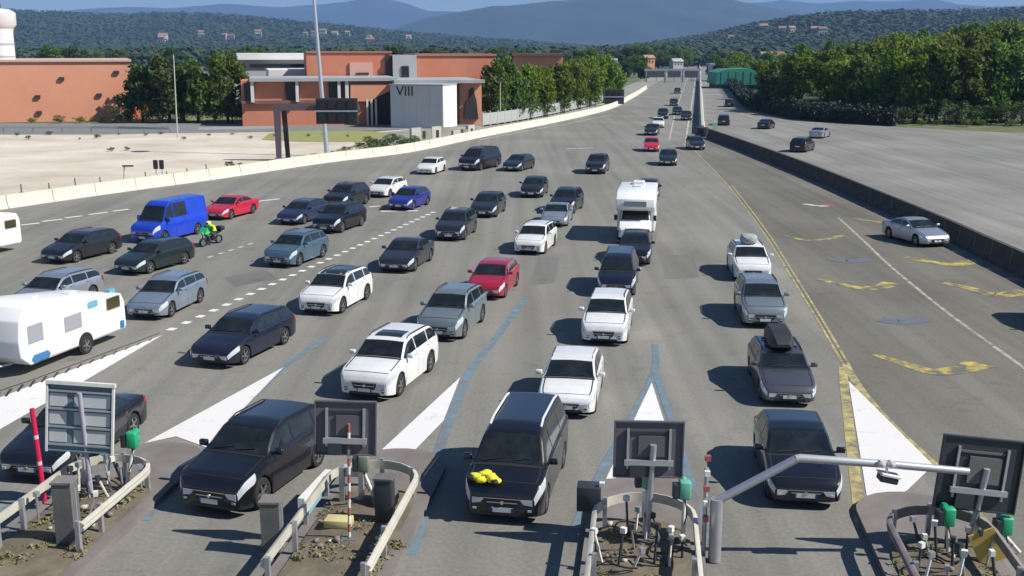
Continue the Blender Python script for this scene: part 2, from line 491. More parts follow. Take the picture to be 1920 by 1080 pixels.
# ------------------------------------------------------------ vehicles
def paint(key, col, metal=.35, rough=.32):
    return mat('paint_' + key, col, rough, metal, coat=.7, var=.10, scale=1.1)
PAINT = {
    'black': paint('car_black', (.007, .008, .012), .1, .3), 'black2': paint('car_black_soft', (.013, .014, .018), .15, .34),
    'navy': paint('car_navy', (.014, .018, .040)), 'darkblue': paint('car_dark_blue', (.022, .032, .075)),
    'white': paint('car_white', (.70, .70, .69), 0, .35), 'pearl': paint('car_pearl', (.64, .64, .62), 0, .35),
    'silver': paint('car_silver', (.42, .45, .49), .7, .38), 'silverblue': paint('car_silver_blue', (.30, .36, .43), .6, .36),
    'grey': paint('car_grey', (.11, .115, .13), .6, .36), 'midgrey': paint('car_mid_grey', (.19, .20, .22), .6, .36),
    'dgrey': paint('car_dark_grey', (.028, .032, .044), .4, .34), 'red': paint('car_red', (.36, .012, .035), .15, .3),
    'brightred': paint('car_bright_red', (.50, .018, .045), .1, .3), 'blue': paint('car_blue', (.012, .05, .50), .1, .32),
    'bluecar': paint('car_blue_metal', (.025, .035, .26), .3, .32), 'steel': paint('car_steel_blue', (.10, .17, .23), .5, .36),
    'green': paint('car_dark_green', (.020, .032, .030), .4, .34), 'sage': paint('car_sage', (.26, .30, .31), .6, .38),
}
glass_m = mat('car_glass', (.006, .009, .010), .05, 0, spec=.75, scale=2.2, col2=(.020, .024, .025))  # paler blotches in the colour stand in for reflections and the cabin inside
blackp = mat('black_plastic', (.018, .018, .02), .55)
tyre_m = mat('tyre', (.017, .017, .018), .85)
rim_m = mat('alloy', (.42, .43, .45), .32, .85)
lamp_m = mat('headlamp_glass', (.62, .66, .70), .08, .25, spec=.8)
tail_m = mat('tail_lamp', (.30, .008, .010), .15)
plate_m = mat('number_plate', (.70, .70, .68), .5)
plate_b = mat('plate_blue', (.02, .05, .30), .5)
chrome_m = mat('chrome', (.62, .63, .65), .18, .95)

# type: L, W, H, z_top control points (x/L from the nose, z), belt, windscreen x0,x1, rear glass x0,x1, side glass end, pillars, wheel r, axle pos, hood style
TYPES = {
    'city': dict(L=3.7, W=1.68, H=1.50, top=[(0, .58), (.02, .70), (.07, .80), (.22, .98), (.26, 1.02), (.44, 1.43), (.56, 1.50), (.86, 1.45), (.965, 1.02), (.99, .90), (1, .72)],
                 belt=.97, ws=(.265, .43), rw=(.875, .955), side=(.29, .90), pil=(.585,), r=.30, ax=(.18, .83)),
    'hatch': dict(L=4.25, W=1.80, H=1.48, top=[(0, .56), (.02, .70), (.06, .79), (.22, .96), (.27, 1.00), (.44, 1.41), (.56, 1.48), (.84, 1.42), (.955, 1.02), (.985, .92), (1, .74)],
                  belt=.96, ws=(.275, .435), rw=(.855, .945), side=(.30, .88), pil=(.57, .80), r=.32, ax=(.195, .82)),
    'sedan': dict(L=4.65, W=1.83, H=1.44, top=[(0, .54), (.02, .68), (.06, .76), (.22, .93), (.285, .98), (.44, 1.37), (.54, 1.44), (.68, 1.39), (.83, 1.07), (.96, 1.02), (.985, .95), (1, .76)],
                  belt=.95, ws=(.29, .435), rw=(.69, .82), side=(.31, .79), pil=(.545,), r=.33, ax=(.19, .80)),
    'wagon': dict(L=4.7, W=1.83, H=1.48, top=[(0, .55), (.02, .68), (.06, .77), (.21, .95), (.27, 1.00), (.41, 1.40), (.52, 1.48), (.89, 1.42), (.97, 1.04), (.988, .92), (1, .74)],
                  belt=.96, ws=(.275, .405), rw=(.90, .965), side=(.30, .93), pil=(.52, .74), r=.33, ax=(.19, .79), rails=True),
    'suv': dict(L=4.5, W=1.86, H=1.65, top=[(0, .66), (.02, .84), (.05, .94), (.20, 1.08), (.255, 1.13), (.40, 1.57), (.50, 1.65), (.87, 1.58), (.965, 1.13), (.985, 1.0), (1, .80)],
                belt=1.06, ws=(.262, .395), rw=(.88, .955), side=(.285, .92), pil=(.53, .77), r=.36, ax=(.185, .80), rails=True),
    'bigsuv': dict(L=4.8, W=1.93, H=1.71, top=[(0, .68), (.02, .86), (.05, .98), (.20, 1.12), (.25, 1.17), (.39, 1.63), (.50, 1.71), (.88, 1.64), (.967, 1.18), (.987, 1.02), (1, .82)],
                   belt=1.09, ws=(.258, .385), rw=(.89, .96), side=(.28, .93), pil=(.52, .76), r=.38, ax=(.185, .79), rails=True),
    'mpv': dict(L=4.95, W=1.94, H=1.95, top=[(0, .72), (.015, .92), (.04, 1.03), (.13, 1.16), (.165, 1.22), (.30, 1.83), (.40, 1.94), (.93, 1.90), (.98, 1.25), (.992, 1.0), (1, .80)],
                belt=1.14, ws=(.17, .295), rw=(.935, .975), side=(.19, .94), pil=(.42, .70), r=.35, ax=(.185, .79), rails=True),
    'van': dict(L=5.5, W=2.02, H=2.45, top=[(0, .76), (.015, .96), (.04, 1.08), (.13, 1.22), (.16, 1.30), (.27, 2.22), (.34, 2.42), (.97, 2.44), (.995, 2.36), (1, 2.2)],
                belt=1.28, ws=(.165, .265), rw=None, side=(.185, .60), pil=(.37,), r=.35, ax=(.17, .77)),
}

class Car:
    def __init__(s, t):
        s.t = t; s.d = TYPES[t]; s.L, s.W, s.H = s.d['L'], s.d['W'], s.d['H']
        s.tx = [a * s.L for a, b in s.d['top']]; s.tz = [b for a, b in s.d['top']]
        s.ax = [a * s.L for a in s.d['ax']]; s.r = s.d['r']; s.R = s.r + .065
    def ztop(s, x):
        k = .05 * min(1, max(0.0, x / .2), max(0.0, (s.L - x) / .2))
        return float(np.mean(np.interp([x - 2 * k, x - k, x, x + k, x + 2 * k], s.tx, s.tz)))
    def wid(s, x):
        w = s.W / 2
        d = min(x, .55); f = 1 - .24 * (1 - math.sqrt(max(0, 1 - (1 - d / .55) ** 2)))
        d = min(s.L - x, .45); f2 = 1 - .16 * (1 - math.sqrt(max(0, 1 - (1 - d / .45) ** 2)))
        return w * f * f2
    def zlo(s, x):
        z = .20 + .06 * max(0, 1 - x / .35) + .10 * max(0, 1 - (s.L - x) / .5)
        for a in s.ax:
            if abs(x - a) <= s.R + 1e-6: z = max(z, s.r + math.sqrt(max(0, s.R ** 2 - (x - a) ** 2)) * .98)
        return z
    def section(s, x):
        w, zt, zl = s.wid(x), s.ztop(x), s.zlo(x)
        zs = min(s.d['belt'] + .05 * x / s.L, zt - .05)
        dz = zt - zs
        tum = .16 if s.t == 'van' else .30
        wt = w * .935 - tum * max(0, dz - .05)
        mid = max(zl + .03, zs * .58)
        return [(0, min(zl, .24)), (w * .80, min(zl, .24) if zl < .4 else zl), (w * .975, zl), (w, mid), (w * .99, zs - .06), (w * .962, zs),
                (w * .94, zs + min(.02, .2 * dz)), (wt, zt - min(.075, .5 * dz)), (wt - min(.06, dz * .5), zt - min(.028, .3 * dz)), (wt * .5, zt - min(.010, .1 * dz)), (0, zt)]
    def S(s, x, u, side=1):
        """surface point; u runs 0..10 round one half section, side +1/-1"""
        q = s.section(x); i = min(9, int(u)); t = u - i
        y = q[i][0] * (1 - t) + q[i + 1][0] * t; z = q[i][1] * (1 - t) + q[i + 1][1] * t
        return Vector((s.L / 2 - x, side * y, z))
    def Nrm(s, x, u, side):
        e = .02
        a = s.S(min(s.L, x + e), u, side) - s.S(max(0, x - e), u, side)
        u0, u1 = max(0, u - .05), min(10, u + .05)
        b = s.S(x, u1, side) - s.S(x, u0, side)
        if u1 >= 10: b = Vector((0, -side, 0))
        n = a.cross(b) * side
        n.normalize()
        if n.z < -.5 and u > 5: n = -n
        return n
    def patch(s, x0, x1, u0, u1, nx, nu, off, both=False, side=1, shear=0.0):
        """grid lying 'off' above the surface between stations x0..x1 and u0..u1 (both: across the centre line)"""
        mb = MB(); rows = []
        if both:
            us = [(u0 + (10 - u0) * k / nu, 1) for k in range(nu + 1)] + [(10 - (10 - u0) * k / nu, -1) for k in range(1, nu + 1)]
        else:
            us = [(u0 + (u1 - u0) * k / nu, side) for k in range(nu + 1)]
        vs = []
        for i in range(nx + 1):
            for (u, sd) in us:
                x = x0 + (x1 - x0) * i / nx
                if shear: x += shear * (u - u0) / max(1e-6, u1 - u0)
                x = min(max(x, 0.0), s.L)
                n = s.Nrm(x, u, sd)
                if both and n.z < 0: n = -n
                if not both and n.y * sd < 0: n = -n
                vs.append(s.S(x, u, sd) + n * off)
        m = len(us)
        mb.add(vs, [(i * m + j, i * m + j + 1, (i + 1) * m + j + 1, (i + 1) * m + j) for i in range(nx) for j in range(m - 1)])
        return mb

WHEEL_CACHE = {}
def wheel_mesh(r, w=.21):
    if r in WHEEL_CACHE: return WHEEL_CACHE[r]
    mb = MB()
    mb.lathe([(r * .66, -w / 2), (r * .93, -w / 2), (r, -w / 2 + .03), (r, w / 2 - .03), (r * .93, w / 2), (r * .66, w / 2)], 20, 'Y')
    ty = mb.mesh('tyre', tyre_m, 40)
    mb = MB()
    mb.lathe([(r * .67, .0), (r * .68, w / 2 - .01), (r * .60, w / 2 - .012), (r * .58, w * .2)], 20, 'Y')
    mb.lathe([(r * .60, w * .15), (.0, w * .15)], 20, 'Y', mi=1)
    for k in range(5):
        t = 2 * math.pi * k / 5
        M = Matrix.Rotation(-t, 3, 'Y')
        mb.box(M @ Vector((r * .33, w / 2 - .025, 0)), (r * .60, .03, r * .15), M=M)
    mb.lathe([(0, w / 2 - .005), (r * .13, w / 2 - .005), (r * .15, w * .2)], 10, 'Y')
    rm = mb.mesh('rim', [rim_m, blackp], 40)
    WHEEL_CACHE[r] = (ty, rm)
    return ty, rm

def headlamp(c, sd):
    mb = c.patch(.012, .52, 3.55, 5.0, 7, 3, .010, side=sd)
    w, zt = c.wid(0), c.ztop(0); X = c.L / 2
    mb.prism([Vector((X, sd * w * .58, zt - .06)), Vector((X, sd * w * .985, zt - .05)), Vector((X, sd * w * .985, zt - .20)), Vector((X, sd * w * .70, zt - .17))], (-.03, 0, 0), (.012, 0, 0))
    return mb.mesh('headlight', lamp_m, 60)
CAR_CACHE = {}
def car_parts(t):
    if t in CAR_CACHE: return CAR_CACHE[t]
    c = Car(t); d = c.d; L, W = c.L, c.W
    parts = []   # (name, mesh, location, rotation, sub-parts)
    st = set(np.round(np.linspace(0, L, 62), 4).tolist())
    st |= {.015, .04, .08, L - .015, L - .04}
    for a in c.ax:
        for k in np.linspace(-1, 1, 13): st.add(round(a + c.R * k, 4))
        st.add(round(a - c.R - .004, 4)); st.add(round(a + c.R + .004, 4))
    st = sorted(x for x in st if 0 <= x <= L)
    mb = MB(); vs = []
    for x in st:
        q = c.section(x)
        row = [(y, z) for y, z in q] + [(-y, z) for y, z in q[9:0:-1]]
        vs += [Vector((L / 2 - x, y, z)) for y, z in row]
    m = 20; n = len(st)
    fs, mi = [], []
    for i in range(n - 1):
        for j in range(m):
            j2 = (j + 1) % m
            fs.append((i * m + j, i * m + j2, (i + 1) * m + j2, (i + 1) * m + j))
            mi.append(1 if j in (0, 1, 18, 19) else 0)
    fs.append(tuple(range(m))); fs.append(tuple(range((n - 1) * m, n * m))); mi += [0, 0]
    mb.add(vs, fs); mb.m = mi
    body = mb.mesh('body', [PAINT['black'], blackp], 32)
    parts.append(('body', body, None, None, []))
    x0, x1 = (a * L for a in d['ws'])
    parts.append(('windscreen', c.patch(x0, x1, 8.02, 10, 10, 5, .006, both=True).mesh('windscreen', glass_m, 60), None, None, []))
    if d['rw']:
        r0, r1 = (a * L for a in d['rw'])
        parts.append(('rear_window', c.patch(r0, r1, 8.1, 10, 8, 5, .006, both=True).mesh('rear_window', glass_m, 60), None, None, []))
    s0, s1 = (a * L for a in d['side'])
    cuts = [s0] + [p * L for p in d['pil']] + [s1]
    for sd in (1, -1):
        for k in range(len(cuts) - 1):
            a, b = cuts[k] + (.0 if k == 0 else .035), cuts[k + 1] - (.035 if k < len(cuts) - 2 else 0)
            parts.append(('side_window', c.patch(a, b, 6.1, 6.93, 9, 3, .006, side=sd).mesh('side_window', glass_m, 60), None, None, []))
    for sd in (1, -1):
        parts.append(('headlight', headlamp(c, sd), None, None, []))
        tl = (L - .30, L - .012, 4.0, 6.0) if t != 'van' else (L - .16, L - .012, 3.6, 6.3)
        parts.append(('tail_light', c.patch(tl[0], tl[1], tl[2] - .35, tl[3] - .4, 5, 3, .010, side=sd).mesh('tail_light', tail_m, 60), None, None, []))
    # cowl under the windscreen, shut lines of the doors and bonnet
    parts.append(('cowl', c.patch(x0 - .09, x0 - .012, 8.0, 10, 2, 4, .005, both=True).mesh('cowl', blackp, 60), None, None, []))
    for sd in (1, -1):
        parts.append(('bonnet_gap', c.patch(.22, x0 - .09, 8.10, 8.20, 6, 1, .003, side=sd).mesh('bonnet_gap', blackp, 60), None, None, []))
        parts.append(('roof_moulding', c.patch(x1 + .02, s1 - .12, 7.90, 8.06, 8, 1, .004, side=sd).mesh('roof_moulding', blackp, 60), None, None, []))
    parts.append(('bonnet_gap', c.patch(.205, .225, 8.10, 10, 1, 5, .003, both=True).mesh('bonnet_gap', blackp, 60), None, None, []))
    mb = MB()
    for ya, yb in ((-.05, .52), (-.62, -.08)):
        q0, q1 = c.S(x0 + .015, 9.9, 1), c.S(x0 + .10, 9.9, 1)
        mb.tube([Vector((q0.x, ya * c.W / 2, q0.z + .02)), Vector((q1.x, yb * c.W / 2, q1.z + .018))], .012, 5)
    parts.append(('wiper', mb.mesh('wiper', blackp), None, None, []))
    doors = [d['ws'][0] + .03] + [p for p in d['pil'][:1]] + [min(d['pil'][-1] + .02, .80) if len(d['pil']) > 1 else d['side'][1] - .03]
    for sd in (1, -1):
        for dx in doors:
            parts.append(('door_gap', c.patch(dx * L, dx * L + .016, 2.25, 5.9, 1, 6, .003, side=sd).mesh('door_gap', blackp, 60), None, None, []))
        for dx in doors[1:]:
            parts.append(('door_handle', c.patch(dx * L - .30, dx * L - .12, 4.02, 4.3, 2, 1, .016, side=sd).mesh('door_handle', blackp, 60), None, None, []))
    # nose: grille, lower intake, plate
    wz = c.wid(0); zt = c.ztop(0); tall = t in ('suv', 'bigsuv', 'mpv', 'van')
    X = L / 2
    mb = MB(); g0, g1 = (zt - .19, zt - .04) if not tall else (zt - .26, zt - .04)
    mb.prism([Vector((X, -wz * .62, g1)), Vector((X, wz * .62, g1)), Vector((X, wz * .50, g0)), Vector((X, -wz * .50, g0))], (-.03, 0, 0), (.014, 0, 0))
    gr = mb.mesh('grille', blackp)
    mb = MB()
    mb.box((X + .018, 0, (g0 + g1) / 2), (.012, wz * 1.0, .022)); mb.box((X + .018, 0, g1 - .012), (.012, wz * 1.2, .016))
    bar = mb.mesh('grille_bar', chrome_m)
    parts.append(('grille', gr, None, None, [('grille_bar', bar, None)]))
    mb = MB(); mb.prism([Vector((X, -wz * .70, .32)), Vector((X, wz * .70, .32)), Vector((X, wz * .78, .24)), Vector((X, -wz * .78, .24))], (-.03, 0, 0), (.012, 0, 0))
    parts.append(('lower_intake', mb.mesh('lower_intake', blackp), None, None, []))
    mb = MB(); mb.box((X + .018, 0, .385), (.014, .52, .115)); mb.box((X + .0185, .24, .385), (.016, .04, .113), mi=1); mb.box((X + .0185, -.24, .385), (.016, .04, .113), mi=1)
    parts.append(('number_plate', mb.mesh('number_plate', [plate_m, plate_b]), None, None, []))
    for sd in (1, -1):
        mb = MB(); mb.prism([Vector((X, sd * wz * .80, .44)), Vector((X, sd * wz * .97, .46)), Vector((X, sd * wz * .97, .33)), Vector((X, sd * wz * .84, .33))], (-.03, 0, 0), (.010, 0, 0))
        fr = mb.mesh('fog_recess', blackp)
        fl = MB().box((X + .016, sd * wz * .90, .40), (.014, .09, .05)).mesh('fog_lamp', lamp_m)
        parts.append(('fog_recess', fr, None, None, [('fog_lamp', fl, None)]))
    bd = MB().lathe([(0, .012), (.045, .012), (.05, 0)], 12, 'Y').mesh('badge', chrome_m)
    parts.append(('badge', bd, (X + .022, 0, (g0 + g1) / 2), (0, 0, -math.pi / 2), []))
    zr = c.ztop(L)
    mb = MB(); mb.box((-X - .012, 0, zr - .12), (.014, .52, .115))
    parts.append(('number_plate', mb.mesh('number_plate', [plate_m]), None, None, []))
    # door mirrors
    mx = (d['ws'][0] + .055) * L
    for sd in (1, -1):
        q = c.S(mx, 5.6, sd)
        mb = MB(); mb.box((0, 0, 0), (.13, .22, .15) if t != 'van' else (.14, .24, .32))
        mm = bevelled(mb, .035, 2)
        mm.box((0, -sd * .11, -.06), (.06, .12, .035))
        parts.append(('mirror', mm.mesh('mirror', PAINT['black'], 50), (q.x, q.y + sd * .15, q.z + .09), None, []))
    if d.get('rails'):
        for sd in (1, -1):
            pts = [c.S(x, 7.9, sd) + Vector((0, 0, .045 if 0 < k < 6 else .0)) for k, x in enumerate(np.linspace((d['ws'][1] + .05) * L, (d['side'][1] - .05) * L, 7))]
            parts.append(('roof_rail', MB().tube(pts, .018, 6).mesh('roof_rail', blackp, 50), None, None, []))
    # wheels
    ty, rm = wheel_mesh(c.r)
    for a in c.ax:
        for sd in (1, -1):
            parts.append(('wheel', ty, (L / 2 - a, sd * (W / 2 - .12), c.r), (0, 0, 0 if sd > 0 else math.pi), [('rim', rm, None)]))
    CAR_CACHE[t] = parts
    return parts

def place_car(t, X, Y, hdg, col, label, sc=1.0, group='cars queueing for the toll gates', cat='car', name='car', plain=False):
    dx, dy = math.sin(math.radians(hdg)), -math.cos(math.radians(hdg))
    root = empty(name, (X, Y, 0), math.atan2(dy, dx))
    jr = random.Random(int(abs(X) * 100 + Y)); root.scale = (sc * jr.uniform(.975, 1.02), sc * jr.uniform(.985, 1.015), sc * jr.uniform(.97, 1.03))
    tag(root, label, cat, group)
    for (nm, me, loc, rot, subs) in car_parts(t):
        if plain and nm in ('mirror', 'roof_rail', 'lower_intake', 'door_gap', 'door_handle', 'cowl', 'bonnet_gap', 'roof_moulding', 'wiper', 'badge', 'fog_recess'): continue
        o = link(nm, me, root, loc, rot)
        if nm in ('body', 'mirror'):
            o.material_slots[0].link = 'OBJECT'; o.material_slots[0].material = PAINT[col]
        for (sn, sm, sl) in subs: link(sn, sm, o, sl)
    return root

CARS = [
 ('sedan', -12.16, 29.03, -10.0, 'black', 'long black saloon behind the pale gridded sign at the lower left', 1.03),
 ('suv', -6.55, 26.85, -18.0, 'black', 'black car with slanting bonnet just left of the small sign back on a striped pole', 1.05),
 ('mpv', .21, 26.58, -10.5, 'black', 'tall black people carrier with bright roof rails and a yellow bundle on its bonnet', 1.0),
 ('hatch', 7.43, 27.12, -7.0, 'black', 'black hatchback under the bent silver pole, nearest of its lane', 1.01),
 ('wagon', -9.96, 39.47, -18.0, 'navy', 'dark navy estate car driving beside the dotted lane line behind the leftmost white wedge', 1.0),
 ('bigsuv', -4.09, 35.78, -16.0, 'white', 'large white SUV with dark sunroof, right behind the black car at the striped pole', .985),
 ('suv', -2.38, 42.95, -13.5, 'sage', 'silver grey SUV between the large white SUV and a dark red car', .975),
 ('hatch', -.85, 50.02, -12.0, 'red', 'dark red hatchback behind the silver grey SUV in mid plaza', .96),
 ('hatch', 1.94, 33.81, -8.7, 'white', 'white hatchback half hidden behind the tall black people carrier', .98),
 ('suv', 3.82, 42.27, -9.4, 'white', 'white crossover directly in front of the dark blue people carrier', .95),
 ('wagon', 8.95, 35.09, -5.5, 'grey', 'grey estate car with a tall dark roof box', .94),
 ('suv', 10.45, 45.00, -5.9, 'sage', 'pale grey green SUV between the car with dark roof box and the white loaded SUV', .977),
 ('suv', 11.90, 54.11, -5.4, 'white', 'white SUV carrying a pale grey bag on its roof', .969),
 ('mpv', 5.05, 50.71, -8.6, 'navy', 'dark blue people carrier right behind the white crossover', .91),
 ('suv', 6.66, 58.07, -8.9, 'black', 'black SUV close in front of the white motorhome', .93),
 ('hatch', 10.35, 83.0, -10.0, 'dgrey', 'dark car whose roof shows just above the white motorhome', .96),
 ('wagon', -14.95, 46.44, -10.0, 'silverblue', 'silver blue estate car right behind the blue and white caravan', .957),
 ('wagon', -20.13, 47.20, -15.9, 'silver', 'silver car mostly hidden behind the blue and white caravan', .97),
 ('suv', -7.74, 47.17, -15.0, 'white', 'white car with a black glass roof beside the dotted lane line', .969),
 ('suv', -11.49, 57.56, -17.3, 'steel', 'steel blue car in front of the black SUV left of the dotted line', .971),
 ('sedan', -5.49, 56.29, -11.7, 'dgrey', 'dark grey saloon just right of the dotted lane line', 1.0),
 ('suv', -3.37, 65.72, -10.0, 'dgrey', 'dark grey SUV, front one of two dark cars in line in mid plaza', .967),
 ('hatch', -1.62, 74.77, -10.5, 'dgrey', 'dark hatchback, rear one of two dark cars in line in mid plaza', .994),
 ('wagon', -23.42, 58.69, -20.3, 'black2', 'black estate car left of the bright blue van', .993),
 ('wagon', -18.49, 55.71, -22.0, 'green', 'dark green car in front of the motorcyclist', .96),
 ('sedan', -19.11, 73.91, -18.0, 'brightred', 'bright red low car behind the bright blue van', .98),
 ('wagon', -13.81, 71.71, -18.0, 'darkblue', 'dark blue estate car left of the black SUV on the left side', .94),
 ('suv', -10.88, 68.42, -18.0, 'black', 'black SUV directly behind the steel blue car', .987),
 ('suv', -11.94, 78.73, -18.0, 'black2', 'blackish SUV behind the dark blue estate car near the far left barrier', 1.0),
 ('hatch', -9.72, 85.02, -19.5, 'pearl', 'white hatchback behind the dark blue compact car', .96),
 ('hatch', -7.35, 78.13, -17.5, 'bluecar', 'vivid dark blue compact car in front of the white hatchback', .98),
 ('hatch', -7.42, 100.91, -14.0, 'pearl', 'small white car in front of the long black van', .95),
 ('hatch', .65, 103.51, -22.0, 'dgrey', 'dark car just right of the long black van', 1.0),
 ('suv', 7.92, 101.40, -11.0, 'black2', 'dark SUV standing alone below the short white road dash', 1.0),
 ('hatch', 1.75, 84.89, -9.0, 'black2', 'black car alone between the dark cars in line and the dark SUV', .974),
 ('suv', 3.86, 76.43, -14.5, 'black', 'black SUV right behind the silver saloon in mid plaza', .943),
 ('sedan', 2.96, 70.89, -9.0, 'silver', 'silver saloon wedged between a white car and a black SUV', .934),
 ('suv', 1.36, 61.14, -13.4, 'white', 'white crossover with black front left of the white motorhome', .935),
 ('hatch', 15.71, 123.73, -7.0, 'brightred', 'small bright red car far down the road near the median end', .99),
 ('hatch', 15.46, 108.59, -8.9, 'green', 'dark green car in front of the far small red car', .98),
 ('hatch', 21.0, 126.0, -2.2, 'black2', 'dark car passing the crash cushion at the median end', 1.0),
 ('hatch', 18.73, 147.43, -12.8, 'black2', 'dark car right behind the far small red car', .99),
 ('hatch', 21.54, 162.5, -7.5, 'pearl', 'far white car behind a dark car beyond the small red car', .985),
 ('suv', 25.14, 184.04, -8.6, 'black2', 'far dark SUV, left one of three dark cars bunched by the median', 1.0),
 ('hatch', 28.28, 179.44, -8.3, 'black2', 'far dark hatchback, nearest the median of three bunched dark cars', 1.0),
 ('hatch', 29.05, 194.5, -6.7, 'black2', 'far dark hatchback, rear one of three bunched dark cars', 1.0),
 ('hatch', 33.15, 226.87, -8.0, 'black2', 'tiny dark car alone beyond the three bunched dark cars', .99),
 ('hatch', 43.62, 292.87, -8.2, 'black2', 'farthest dark car on the approach, close to the sign gantry', 1.0),
]
LEAVING = [
 ('suv', 43.54, 222.49, 172.7, 'black2', 'dark car farthest away on the right carriageway', 1.0),
 ('suv', 32.10, 167.44, 169.6, 'black2', 'dark car right beside the median wall on the right carriageway', .99),
 ('sedan', 36.81, 159.63, 156.1, 'black2', 'low dark car in front of the dark hedge on the right carriageway', .99),
 ('suv', 32.52, 123.00, 151.2, 'black2', 'dark SUV nearest on the right carriageway', .995),
 ('sedan', 39.89, 142.62, 150.7, 'silver', 'silver saloon on the right carriageway', .993),
]
for (t, X, Y, h, col, lab, sc) in CARS:
    place_car(t, X, Y, h, col, lab, sc, plain=Y > 95)
for (t, X, Y, h, col, lab, sc) in LEAVING:
    place_car(t, X, Y, h, col, lab, sc, group='cars leaving on the right carriageway', plain=True)
place_car('sedan', 23.76, 63.70, 14.0, 'silver', 'silver blue saloon alone beside the dark curved barrier on the right', .98, group=None)
place_car('suv', 22.55, 43.2, -5, 'black2', 'car at the right edge whose shadow reaches into the picture', 1.0, group=None)
place_car('wagon', -28.2, 51.0, -15, 'black2', 'dark car cut off by the left edge below the white caravan', 1.0, group=None)
place_car('van', -20.6, 65.2, -21.0, 'blue', 'bright blue delivery van among the cars on the left', .95, None, 'van', 'van')
bv = place_car('mpv', -3.05, 104.6, -26.0, 'black2', 'long black van near the left barrier in front of a dark car', 1.08, None, 'van', 'van')

def by_label(s):
    return [o for o in C.objects if o.parent is None and s in o.get('label', '')][0]
# black glass roof, sunroof, bright rails
def roof_patch(root, t, x0, x1, u0, name, m):
    c = Car(t); c.patch(x0 * c.L, x1 * c.L, u0, 10, 8, 4, .008, both=True).build(name, m, root, smooth=60)
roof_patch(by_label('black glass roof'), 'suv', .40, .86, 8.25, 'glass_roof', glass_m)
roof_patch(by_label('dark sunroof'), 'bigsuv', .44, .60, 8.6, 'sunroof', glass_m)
mp = by_label('bright roof rails')
c = Car('mpv')
for ch in list(mp.children):
    if ch.name.startswith('roof_rail'): bpy.data.objects.remove(ch)
for sd in (1, -1):
    pts_ = [c.S(x, 7.9, sd) + Vector((0, 0, .06 if 0 < k < 6 else .01)) for k, x in enumerate(np.linspace(.36 * c.L, .88 * c.L, 7))]
    MB().tube(pts_, .032, 7).build('roof_rail', mat('rail_bright', (.72, .72, .73), .4, .2), mp, smooth=50)

# ------------------------------------------------------------ caravans, motorhome
white_body = mat('caravan_white', (.80, .80, .79), .4, 0, coat=.3, var=.03, scale=1.0)
trim_blue = mat('caravan_blue', (.03, .15, .36), .4, coat=.3)
trim_cyan = mat('caravan_cyan', (.14, .36, .44), .4)
win_grey = mat('caravan_window', (.30, .31, .33), .15, spec=.6)
win_dark = mat('caravan_dark_window', (.06, .05, .02), .1, spec=.6)

